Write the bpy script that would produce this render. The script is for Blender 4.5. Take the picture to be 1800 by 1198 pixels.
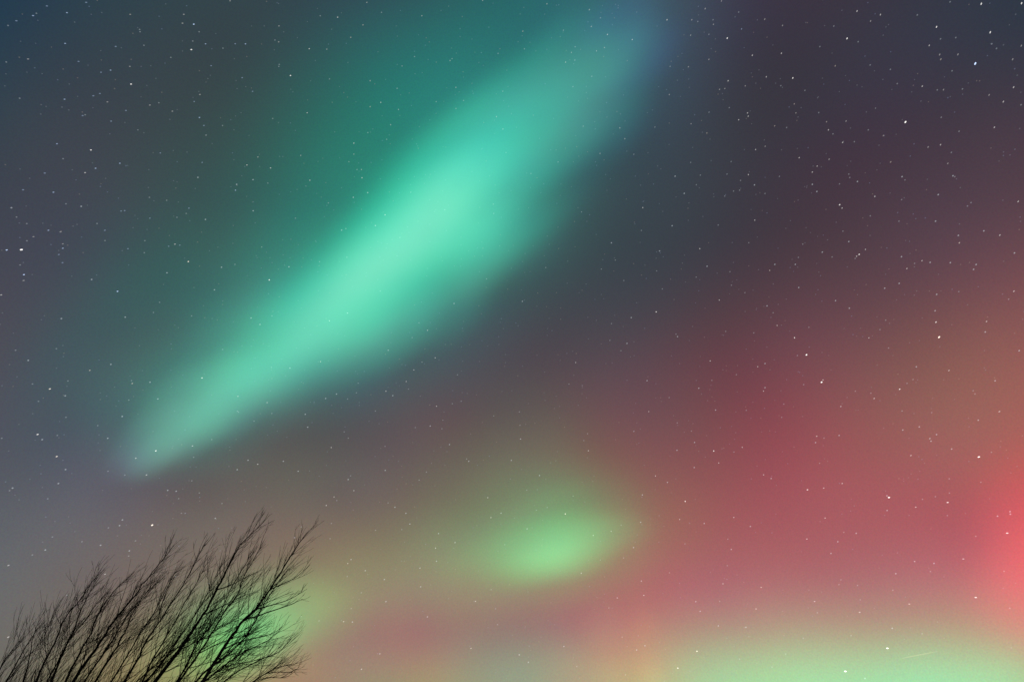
import bpy, math, random
from mathutils import Vector, Matrix
R = math.radians
random.seed(5)
for o in list(bpy.data.objects): bpy.data.objects.remove(o)
C = bpy.context.scene.collection
S = bpy.context.scene

# ---------------------------------------------------------------- camera, world, exposure
cam = bpy.data.cameras.new('camera'); cam.lens = 24; cam.sensor_width = 36
cam.clip_start = .1; cam.clip_end = 200000
co = bpy.data.objects.new('camera', cam); C.objects.link(co)
EYE = Vector((0, 0, 1.6))
co.location = EYE; co.rotation_euler = (R(90 + 30), 0, 0)
S.camera = co
w = bpy.data.worlds.new('World'); S.world = w; w.use_nodes = True
w.node_tree.nodes['Background'].inputs[0].default_value = (.02, .03, .05, 1)
w.node_tree.nodes['Background'].inputs[1].default_value = .3     # faint night air outside the star dome; no sun, no moon
S.view_settings.view_transform = 'Standard'; S.view_settings.look = 'None'
S.view_settings.exposure = 0; S.view_settings.gamma = 1
S.cycles.use_denoising = False
S.cycles.use_adaptive_sampling = False
S.cycles.max_bounces = 3; S.cycles.diffuse_bounces = 2; S.cycles.transparent_max_bounces = 24
S.cycles.filter_width = 1.5

# ---------------------------------------------------------------- helpers
def link(name, verts, faces, mat, parent=None, smooth=False):
    me = bpy.data.meshes.new(name); me.from_pydata([tuple(v) for v in verts], [], faces); me.update()
    if mat: me.materials.append(mat)
    if smooth: me.polygons.foreach_set('use_smooth', [True] * len(me.polygons))
    o = bpy.data.objects.new(name, me); C.objects.link(o); o.parent = parent
    return o
def tag(o, label=None, cat=None, group=None, kind=None):
    if label: o['label'] = label
    if cat: o['category'] = cat
    if group: o['group'] = group
    if kind: o['kind'] = kind
    return o
def sky_dir(az, alt):
    return Vector((math.sin(R(az)) * math.cos(R(alt)), math.cos(R(az)) * math.cos(R(alt)), math.sin(R(alt))))
class NT:
    def __init__(s, name):
        s.m = bpy.data.materials.new(name); s.m.use_nodes = True
        s.t = s.m.node_tree; s.t.nodes.clear()
        s.out = s.n('ShaderNodeOutputMaterial')
    def n(s, typ, **k):
        x = s.t.nodes.new(typ)
        for a, b in k.items(): setattr(x, a, b)
        return x
    def l(s, a, b): s.t.links.new(a, b)
    def lobes(s, vec, items, start):
        """sum of soft round glows: each item is (centre, radius, rgb); smooth and exactly zero beyond its radius"""
        acc = None
        for c, r, col in items:
            d = s.n('ShaderNodeVectorMath', operation='DISTANCE'); s.l(vec, d.inputs[0]); d.inputs[1].default_value = c
            m = s.n('ShaderNodeMapRange', interpolation_type='SMOOTHERSTEP'); s.l(d.outputs['Value'], m.inputs[0])
            m.inputs[1].default_value = 0; m.inputs[2].default_value = r; m.inputs[3].default_value = 1; m.inputs[4].default_value = 0
            a = s.n('ShaderNodeVectorMath', operation='MULTIPLY_ADD'); s.l(m.outputs[0], a.inputs[0]); a.inputs[1].default_value = col
            if acc is None: a.inputs[2].default_value = start
            else: s.l(acc, a.inputs[2])
            acc = a.outputs[0]
        return acc

# ---------------------------------------------------------------- the night sky: a dome 60 km out that glows by itself
SKY_BASE = [0.0,0.0,0.0]
SKY = [
[-0.6224,0.3678,0.6909,0.33,0.0,0.0271,0.0208],[-0.5675,0.3869,0.7268,0.33,0.0019,0.0,0.0485],[-0.4307,0.4241,0.7967,0.33,0.0115,0.0,0.0],
[-0.3479,0.4406,0.8276,0.33,0.0,0.0556,0.0038],[-0.2562,0.4542,0.8532,0.33,0.02,0.0,0.0341],[0.0529,0.4693,0.8815,0.33,0.0176,0.0263,0.0119],
[0.1571,0.4641,0.8718,0.33,0.0,0.0421,0.0632],[0.2562,0.4542,0.8532,0.33,0.0212,0.0,0.0],[0.5038,0.4059,0.7625,0.33,0.0069,0.023,0.0308],
[0.5675,0.3869,0.7268,0.33,0.0129,0.0,0.0],[-0.3181,0.5229,0.7908,0.33,0.0,0.0,0.0361],[0.0,0.5515,0.8341,0.33,0.0,0.048,0.0456],
[0.3181,0.5229,0.7908,0.33,0.0259,0.0053,0.0068],[-0.6598,0.4778,0.5799,0.33,0.0,0.0032,0.01],[-0.4661,0.5626,0.6828,0.33,0.0062,0.0,0.0],
[-0.2809,0.6103,0.7407,0.33,0.0,0.0095,0.0],[-0.173,0.6263,0.7601,0.33,0.0162,0.0,0.0021],[0.0584,0.6348,0.7705,0.33,0.0,0.0418,0.0611],
[0.2809,0.6103,0.7407,0.33,0.0,0.0043,0.0277],[0.4661,0.5626,0.6828,0.33,0.0001,0.0099,0.0],[0.5414,0.5346,0.6489,0.33,0.0,0.0065,0.0341],
[0.6598,0.4778,0.5799,0.33,0.0013,0.0138,0.0],[-0.5186,0.6152,0.5939,0.33,0.0084,0.0464,0.0166],[-0.4365,0.6473,0.6249,0.33,0.0276,0.0012,0.0214],
[-0.2357,0.6992,0.675,0.33,0.0,0.0134,0.0],[-0.1204,0.7142,0.6895,0.33,0.0,0.179,0.1348],[0.1204,0.7142,0.6895,0.33,0.033,0.0224,0.0202],
[0.3419,0.6761,0.6527,0.33,0.0,0.0158,0.0],[0.5186,0.6152,0.5939,0.33,0.027,0.0,0.0],[0.6472,0.5484,0.5295,0.33,0.0,0.0,0.0157],
[-0.6812,0.5841,0.4414,0.33,0.0,0.0111,0.0471],[-0.6277,0.6211,0.4693,0.33,0.0237,0.0,0.0],[-0.4874,0.6966,0.5264,0.33,0.0028,0.0,0.0193],
[-0.3983,0.7318,0.553,0.33,0.0,0.0183,0.0327],[-0.2962,0.762,0.5758,0.33,0.0,0.0391,0.0011],[-0.1829,0.7844,0.5927,0.33,0.0033,0.0,0.0252],
[-0.0619,0.7963,0.6017,0.33,0.0185,0.0213,0.0181],[0.2962,0.762,0.5758,0.33,0.0109,0.0135,0.0173],[0.3983,0.7318,0.553,0.33,0.0194,0.0,0.0186],
[0.4874,0.6966,0.5264,0.33,0.0063,0.0,0.0],[0.5636,0.659,0.498,0.33,0.0202,0.0,0.0002],[0.6277,0.6211,0.4693,0.33,0.0,0.0244,0.0035],
[0.6812,0.5841,0.4414,0.33,0.0562,0.0042,0.018],[-0.6585,0.6521,0.3757,0.33,0.0151,0.009,0.0],[-0.2425,0.8406,0.4844,0.33,0.0171,0.067,0.0752],
[0.0,0.8664,0.4993,0.33,0.0,0.0,0.0049],[0.124,0.8598,0.4954,0.33,0.0009,0.0199,0.033],[0.2425,0.8406,0.4844,0.33,0.0,0.0101,0.0133],
[0.3511,0.8113,0.4675,0.33,0.0094,0.0,0.0],[0.53,0.7347,0.4234,0.33,0.0021,0.0305,0.039],[-0.6811,0.6749,0.2841,0.33,0.0498,0.0405,0.0158],
[-0.6276,0.7176,0.302,0.33,0.0021,0.0184,0.0294],[-0.1829,0.9061,0.3814,0.33,0.0187,0.0306,0.0279],[-0.0619,0.9199,0.3872,0.33,0.0086,0.0,0.0],
[0.0619,0.9199,0.3872,0.33,0.0608,0.0307,0.0309],[0.1829,0.9061,0.3814,0.33,0.011,0.009,0.0],[0.2961,0.8803,0.3706,0.33,0.0512,0.0,0.0],
[0.3982,0.8455,0.3559,0.33,0.0546,0.0238,0.0084],[0.4873,0.8048,0.3388,0.33,0.0222,0.0129,0.018],[0.5635,0.7614,0.3205,0.33,0.0685,0.0,0.0],
[0.6811,0.6749,0.2841,0.33,0.187,0.0565,0.048],[-0.6471,0.7332,0.2091,0.33,0.0081,0.0144,0.0402],[-0.2357,0.9346,0.2666,0.33,0.0436,0.0,0.0],
[0.1204,0.9547,0.2723,0.33,0.0427,0.0157,0.0169],[0.2357,0.9346,0.2666,0.33,0.0153,0.0,0.0207],[0.3418,0.9037,0.2578,0.33,0.0389,0.0,0.0118],
[0.4364,0.8653,0.2468,0.33,0.0464,0.0,0.0295],[0.5184,0.8223,0.2345,0.33,0.0626,0.0566,0.0028],[0.6471,0.7332,0.2091,0.33,0.0315,0.0,0.0],
[-0.6596,0.7415,0.1228,0.33,0.0,0.0,0.026],[-0.6054,0.7853,0.13,0.33,0.0248,0.0,0.0048],[-0.5412,0.8296,0.1374,0.33,0.0,0.0,0.0143],
[-0.4659,0.8729,0.1445,0.33,0.0258,0.0567,0.0174],[-0.379,0.913,0.1512,0.33,0.0503,0.0175,0.0605],[-0.1729,0.9717,0.1609,0.33,0.0685,0.0,0.0156],
[-0.0584,0.9849,0.1631,0.33,0.0,0.0,0.0394],[0.2808,0.9469,0.1568,0.33,0.0,0.0446,0.0261],[0.379,0.913,0.1512,0.33,0.1535,0.0,0.0],
[0.4659,0.8729,0.1445,0.33,0.0064,0.0,0.0345],[0.6054,0.7853,0.13,0.33,0.0,0.0,0.0149],[0.6596,0.7415,0.1228,0.33,0.0961,0.0,0.0186],
[-0.6162,0.7862,0.0467,0.33,0.0,0.0505,0.041],[-0.557,0.8291,0.0492,0.33,0.0618,0.0372,0.0],[-0.4878,0.8714,0.0517,0.33,0.0303,0.0,0.0],
[-0.1111,0.9921,0.0589,0.33,0.0493,0.0,0.0176],[0.1111,0.9921,0.0589,0.33,0.0,0.0,0.0151],[0.2181,0.9742,0.0578,0.33,0.1686,0.0195,0.0],
[0.3179,0.9465,0.0562,0.33,0.0,0.0394,0.0],[0.4081,0.9113,0.0541,0.33,0.0218,0.0236,0.0316],[0.4878,0.8714,0.0517,0.33,0.049,0.0,0.0],
[0.6162,0.7862,0.0467,0.33,0.1382,0.0,0.0],[-0.6222,0.7824,-0.0279,0.33,0.0,0.005,0.0131],[-0.4304,0.9021,-0.0321,0.33,0.0245,0.0,0.0],
[0.157,0.987,-0.0352,0.33,0.0,0.0,0.0674],[0.2561,0.966,-0.0344,0.33,0.0,0.0,0.0755],[0.5035,0.8634,-0.0308,0.33,0.0,0.0813,0.0584],
[0.5672,0.823,-0.0293,0.33,0.0,0.0314,0.0085],[0.6222,0.7824,-0.0279,0.33,0.0,0.0,0.0537],[0.1724,0.9747,0.1426,0.036,0.0078,0.0057,0.0032],
[0.1741,0.9768,0.1244,0.036,0.0234,0.012,0.0003],[0.1251,0.9842,0.1253,0.05,0.0135,0.026,0.0122],[0.1757,0.9787,0.1065,0.036,0.0114,0.0,0.0],
[0.1772,0.9802,0.0888,0.036,0.0114,0.0,0.0],[0.1786,0.9813,0.0715,0.036,0.0401,0.0,0.0],[0.1799,0.9822,0.0544,0.036,0.0246,0.0421,0.0076],
[0.1269,0.9904,0.0548,0.05,0.0,0.0375,0.0127],[0.1064,0.9879,0.1131,0.1,0.0119,0.0,0.0146],[0.1044,0.9919,0.0722,0.1,0.0269,0.0,0.0],
[0.1024,0.9942,0.0328,0.1,0.0677,0.0,0.0],[0.6219,0.7313,0.2801,0.12,0.0112,0.0,0.0007],[0.6185,0.7465,0.2452,0.12,0.0167,0.0,0.0],
[0.6143,0.7605,0.2105,0.12,0.1752,0.0,0.0],[0.5872,0.7849,0.1977,0.09,0.0,0.0026,0.0088],[0.6092,0.7732,0.176,0.12,0.0689,0.0,0.0179],
[0.6035,0.7847,0.1418,0.12,0.1745,0.0484,0.0],[0.5757,0.8077,0.1277,0.09,0.0681,0.0,0.0143],[0.5971,0.7949,0.1081,0.12,0.0545,0.0,0.0],
[0.59,0.8039,0.0751,0.12,0.0,0.0,0.0221],[0.5539,0.8322,0.0275,0.09,0.0,0.089,0.0474],[0.5745,0.8184,0.0113,0.12,0.0,0.0298,0.0],
[-0.4572,0.7225,0.5185,0.13,0.0,0.0149,0.0102],[-0.4087,0.7415,0.5321,0.13,0.0,0.0086,0.0],[-0.3564,0.7591,0.5447,0.13,0.0103,0.0146,0.0073],
[-0.3006,0.7749,0.5561,0.13,0.0008,0.0599,0.0304],[-0.5448,0.7122,0.4427,0.13,0.0031,0.0042,0.0064],[-0.5037,0.7337,0.456,0.13,0.004,0.0171,0.0087],
[-0.4588,0.7546,0.469,0.13,0.0026,0.0163,0.0106],[-0.4102,0.7746,0.4814,0.13,0.0085,0.0,0.0044],[-0.3578,0.7931,0.4929,0.13,0.0034,0.0384,0.0297],
[-0.3017,0.8097,0.5033,0.13,0.0,0.0137,0.0212],[-0.2424,0.824,0.5121,0.13,0.0,0.0081,0.0008],[-0.5448,0.7401,0.3943,0.13,0.0,0.0095,0.0076],
[-0.5037,0.7625,0.4062,0.13,0.0,0.0152,0.0138],[-0.4588,0.7842,0.4177,0.13,0.022,0.0084,0.0122],[-0.4102,0.8049,0.4288,0.13,0.0133,0.053,0.029],
[-0.3578,0.8242,0.439,0.13,0.0109,0.0982,0.0765],[-0.3017,0.8415,0.4482,0.13,0.0051,0.0171,0.0085],[-0.2424,0.8563,0.4561,0.13,0.0001,0.0076,0.0253],
[-0.5431,0.7657,0.3448,0.13,0.0,0.0194,0.0231],[-0.502,0.7886,0.3551,0.13,0.0233,0.0123,0.0096],[-0.4572,0.8109,0.3652,0.13,0.0045,0.0644,0.0486],
[-0.4086,0.8322,0.3747,0.13,0.0073,0.0697,0.0567],[-0.3564,0.852,0.3836,0.13,0.0187,0.0139,0.0145],[-0.3005,0.8697,0.3916,0.13,0.0083,0.0073,0.002],
[-0.4987,0.8119,0.3034,0.13,0.001,0.0,0.0147],[-0.454,0.8346,0.3119,0.13,0.0182,0.0144,0.0136],[-0.5348,0.8088,0.2445,0.13,0.0042,0.0031,0.0078],
[-0.4939,0.8323,0.2516,0.13,0.0218,0.0224,0.0226],[-0.4013,0.8768,0.2651,0.13,0.0227,0.0204,0.0178],[-0.3497,0.8968,0.2711,0.13,0.0204,0.0357,0.019],
[-0.2946,0.9147,0.2765,0.13,0.01,0.0287,0.0092],[-0.2365,0.9301,0.2812,0.13,0.0103,0.0406,0.0204],[-0.1892,0.9816,0.026,0.12,0.0,0.077,0.0359],
[-0.1656,0.9843,0.0617,0.11,0.0,0.0371,0.0137],[-0.1364,0.9903,0.0263,0.12,0.0277,0.1133,0.0222],[-0.1113,0.9918,0.0622,0.11,0.0131,0.0426,0.0307],
[-0.0825,0.9962,0.0264,0.12,0.0588,0.082,0.0],[-0.0559,0.9965,0.0625,0.11,0.0,0.1029,0.0426],[-0.0278,0.9993,0.0265,0.12,0.0211,0.0866,0.039],
[0.0,0.998,0.0626,0.11,0.0,0.0931,0.01],[0.0271,0.9993,0.0265,0.12,0.1277,0.0472,0.0173],[0.0559,0.9965,0.0625,0.11,0.0,0.1406,0.0267],
[0.0818,0.9963,0.0264,0.12,0.0,0.0167,0.0],[0.1113,0.9918,0.0622,0.11,0.0383,0.0694,0.0],[0.1357,0.9904,0.0263,0.12,0.0139,0.0,0.0],
[0.1656,0.9843,0.0617,0.11,0.0856,0.0,0.0],[0.1885,0.9817,0.0261,0.12,0.0419,0.0576,0.0],[0.2185,0.9739,0.0611,0.11,0.0062,0.0,0.0],
[0.2397,0.9705,0.0258,0.12,0.0136,0.0751,0.0579],[0.2889,0.957,0.0254,0.12,0.0283,0.1403,0.0464],[0.336,0.9415,0.025,0.12,0.0,0.0974,0.0356],
[0.3807,0.9244,0.0245,0.12,0.0,0.1397,0.0708],[0.4087,0.9109,0.0571,0.11,0.0222,0.0,0.0],[0.4228,0.9059,0.024,0.12,0.0,0.1185,0.0509],
[0.4624,0.8863,0.0235,0.12,0.0,0.1323,0.076],[0.4994,0.8661,0.023,0.12,0.0,0.1512,0.087],[0.5339,0.8453,0.0224,0.12,0.0,0.1097,0.0551],
[0.5955,0.8031,0.0213,0.12,0.0209,0.0907,0.0264],[-0.4741,0.8798,0.0348,0.17,0.0136,0.0314,0.0],[-0.4159,0.9087,0.0359,0.17,0.062,0.0724,0.0093],
[-0.3276,0.9394,0.1009,0.17,0.0109,0.0,0.0],[-0.1763,0.9787,0.1051,0.17,0.011,0.0,0.0251],[-0.1316,0.9905,0.0391,0.17,0.0943,0.0,0.0],
[-0.0948,0.9898,0.1063,0.17,0.0832,0.0,0.0],[-0.0114,0.9942,0.1068,0.17,0.0377,0.0,0.0005],[0.0295,0.9988,0.0395,0.17,0.0,0.0,0.0587],
[0.0722,0.9917,0.1065,0.17,0.047,0.0,0.0],[0.11,0.9932,0.0392,0.17,0.0053,0.0532,0.0205],[0.1543,0.9824,0.1055,0.17,0.0823,0.0026,0.0],
[0.1883,0.9813,0.0388,0.17,0.0,0.1771,0.0279],[0.2334,0.9668,0.1038,0.17,0.0648,0.0128,0.0228],[0.2633,0.964,0.0381,0.17,0.0,0.1151,0.0111],
[0.3081,0.9459,0.1016,0.17,0.0049,0.0311,0.0222],[0.3337,0.9419,0.0372,0.17,0.0,0.1412,0.0348],[0.3775,0.9207,0.0989,0.17,0.0597,0.0176,0.0172],
[0.399,0.9162,0.0362,0.17,0.0158,0.1397,0.0377],[0.4411,0.8923,0.0958,0.17,0.0,0.0,0.0122],[0.4588,0.8879,0.0351,0.17,0.0,0.0559,0.0],
[0.4987,0.8618,0.0926,0.17,0.0345,0.0468,0.0365],[0.5129,0.8578,0.0339,0.17,0.0,0.1023,0.0],[0.5504,0.8301,0.0892,0.17,0.0647,0.0044,0.0137],
[0.5615,0.8268,0.0327,0.17,0.0,0.1034,0.0018],[-0.1467,0.9208,0.3613,0.15,0.0174,0.0,0.0],[-0.0658,0.9289,0.3645,0.15,0.0175,0.0014,0.0],
[0.0165,0.9308,0.3652,0.15,0.0,0.0259,0.013],[0.0984,0.9264,0.3635,0.15,0.0193,0.0127,0.0],[0.255,0.9001,0.3532,0.15,0.0,0.0103,0.0029],
[-0.1449,0.9436,0.2976,0.15,0.0,0.0356,0.0252],[-0.0649,0.9517,0.3001,0.15,0.0,0.0401,0.0066],[0.0163,0.9536,0.3007,0.15,0.0405,0.0454,0.0221],
[0.0972,0.9492,0.2993,0.15,0.0131,0.0303,0.0031],[0.1762,0.9388,0.296,0.15,0.0401,0.0064,0.003],[0.2519,0.9229,0.291,0.15,0.0058,0.0075,0.0011],
[-0.1425,0.9617,0.2344,0.15,0.0374,0.0419,0.0046],[-0.0639,0.9696,0.2363,0.15,0.0224,0.0421,0.0092],[0.016,0.9714,0.2367,0.15,0.0095,0.0959,0.0197],
[0.0955,0.9671,0.2357,0.15,0.0,0.1353,0.0469],[0.1733,0.9569,0.2332,0.15,0.0136,0.0418,0.0136],[0.248,0.9412,0.2294,0.15,0.0127,0.0096,0.0091],
[-0.1396,0.9751,0.1725,0.15,0.032,0.1107,0.0358],[-0.0625,0.9828,0.1739,0.15,0.034,0.1088,0.0458],[0.0157,0.9846,0.1742,0.15,0.0884,0.0951,0.0355],
[0.0936,0.9804,0.1734,0.15,0.0504,0.01,0.0],[0.1698,0.9704,0.1717,0.15,0.057,0.0,0.0061],[0.2431,0.9552,0.169,0.15,0.0086,0.0,0.0052],
[-0.44,0.8799,0.1794,0.125,0.0261,0.0243,0.0138],[-0.3895,0.9025,0.184,0.125,0.0165,0.0351,0.0178],[-0.3351,0.9232,0.1882,0.125,0.0246,0.0156,0.0061],
[-0.2772,0.9415,0.1919,0.125,0.046,0.0575,0.0244],[-0.2161,0.9567,0.195,0.125,0.0313,0.0565,0.0071],[-0.3828,0.914,0.1344,0.125,0.0083,0.0056,0.0],
[-0.3292,0.9342,0.1373,0.125,0.0,0.0527,0.012],[-0.2721,0.952,0.14,0.125,0.0086,0.0578,0.0027],[-0.212,0.9669,0.1421,0.125,0.0382,0.0797,0.0245],
[-0.425,0.9013,0.0842,0.125,0.0,0.0,0.0095],[-0.3755,0.9228,0.0862,0.125,0.001,0.1126,0.0349],[-0.3226,0.9424,0.088,0.125,0.0,0.0935,0.0078],
[-0.2664,0.9597,0.0897,0.125,0.0,0.012,0.0214],[-0.2074,0.974,0.091,0.125,0.0454,0.0,0.0061],[-0.4165,0.9083,0.0389,0.125,0.0605,0.0162,0.0],
[-0.3155,0.9481,0.0406,0.125,0.1128,0.0206,0.0255],[-0.2604,0.9646,0.0413,0.125,0.1365,0.1054,0.029],[-0.2026,0.9784,0.0419,0.125,0.0,0.0474,0.0047],
[0,-0.958,0.287,1.35,0.045,0.055,0.085],[-0.952,-0.12,0.28,0.75,0.05,0.06,0.085],[0.952,-0.12,0.28,0.75,0.07,0.05,0.06]]     # direction x, y, z, angular radius, glow r, g, b
DOME = 60000.
def make_sky():
    M = NT('night_sky_glow')
    g = M.n('ShaderNodeNewGeometry')
    nrm = M.n('ShaderNodeVectorMath', operation='NORMALIZE'); M.l(g.outputs['Position'], nrm.inputs[0])
    # camera grain and broad soft unevenness, mixed into the sky glow as weak mottling
    tot = None
    for sc, amp in ((560, .22), (9, .04)):
        nz = M.n('ShaderNodeTexNoise'); nz.inputs['Scale'].default_value = sc; nz.inputs['Detail'].default_value = 0
        M.l(nrm.outputs[0], nz.inputs['Vector'])
        mx = M.n('ShaderNodeVectorMath', operation='MULTIPLY_ADD')
        M.l(nz.outputs['Color' if sc > 100 else 'Fac'], mx.inputs[0]); mx.inputs[1].default_value = (amp,) * 3
        mx.inputs[2].default_value = (1 - amp / 2,) * 3
        if tot is None: tot = mx.outputs[0]
        else:
            mu = M.n('ShaderNodeVectorMath', operation='MULTIPLY'); M.l(tot, mu.inputs[0]); M.l(mx.outputs[0], mu.inputs[1]); tot = mu.outputs[0]
    shader = None
    for k in range(0, len(SKY), 36):
        acc = M.lobes(nrm.outputs[0], [(t[:3], t[3], t[4:]) for t in SKY[k:k + 36]], SKY_BASE if k == 0 else (0, 0, 0))
        mu = M.n('ShaderNodeVectorMath', operation='MULTIPLY'); M.l(acc, mu.inputs[0]); M.l(tot, mu.inputs[1])
        e = M.n('ShaderNodeEmission'); M.l(mu.outputs[0], e.inputs[0])
        if shader is None: shader = e.outputs[0]
        else:
            ad = M.n('ShaderNodeAddShader'); M.l(shader, ad.inputs[0]); M.l(e.outputs[0], ad.inputs[1]); shader = ad.outputs[0]
    M.l(shader, M.out.inputs[0])
    M.m.cycles.emission_sampling = 'NONE'
    vs, fs = [], []
    NA, NE = 96, 40
    els = [-6 + 96 * j / NE for j in range(NE)]
    for el in els:
        for i in range(NA):
            vs.append(sky_dir(360 * i / NA, el) * DOME)
    vs.append(Vector((0, 0, DOME)))
    for j in range(NE - 1):
        for i in range(NA):
            a, b = j * NA + i, j * NA + (i + 1) % NA
            fs.append((a, b, b + NA, a + NA))
    for i in range(NA): fs.append(((NE - 1) * NA + i, (NE - 1) * NA + (i + 1) % NA, len(vs) - 1))
    tag(link('sky', vs, fs, M.m), kind='structure')
make_sky()

# ---------------------------------------------------------------- ground, below the frame
def make_ground():
    M = NT('night_meadow')
    b = M.n('ShaderNodeBsdfPrincipled'); M.l(b.outputs[0], M.out.inputs[0]); b.inputs['Roughness'].default_value = .95
    tc = M.n('ShaderNodeTexCoord'); nz = M.n('ShaderNodeTexNoise'); nz.inputs['Scale'].default_value = .6; nz.inputs['Detail'].default_value = 8
    M.l(tc.outputs['Object'], nz.inputs['Vector'])
    cr = M.n('ShaderNodeValToRGB'); cr.color_ramp.elements[0].color = (.02, .028, .012, 1); cr.color_ramp.elements[1].color = (.06, .07, .03, 1)
    cr.color_ramp.elements[0].position = .35; cr.color_ramp.elements[1].position = .7
    M.l(nz.outputs['Fac'], cr.inputs[0]); M.l(cr.outputs[0], b.inputs['Base Color'])
    vs, fs = [Vector((0, 0, 0))], []
    rad = [1.5 * 1.28 ** k for k in range(43)]; NA = 64
    for r in rad:
        for i in range(NA):
            a = 2 * math.pi * i / NA; x, y = r * math.cos(a), r * math.sin(a)
            z = .06 * math.sin(x * .4 + 1) * math.cos(y * .33) if r < 400 else 0
            vs.append(Vector((x, y, z)))
    for i in range(NA): fs.append((0, 1 + i, 1 + (i + 1) % NA))
    for j in range(len(rad) - 1):
        for i in range(NA):
            a, b2 = 1 + j * NA + i, 1 + j * NA + (i + 1) % NA
            fs.append((a, a + NA, b2 + NA, b2))
    tag(link('ground', vs, fs, M.m, smooth=True), kind='structure')
make_ground()

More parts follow.
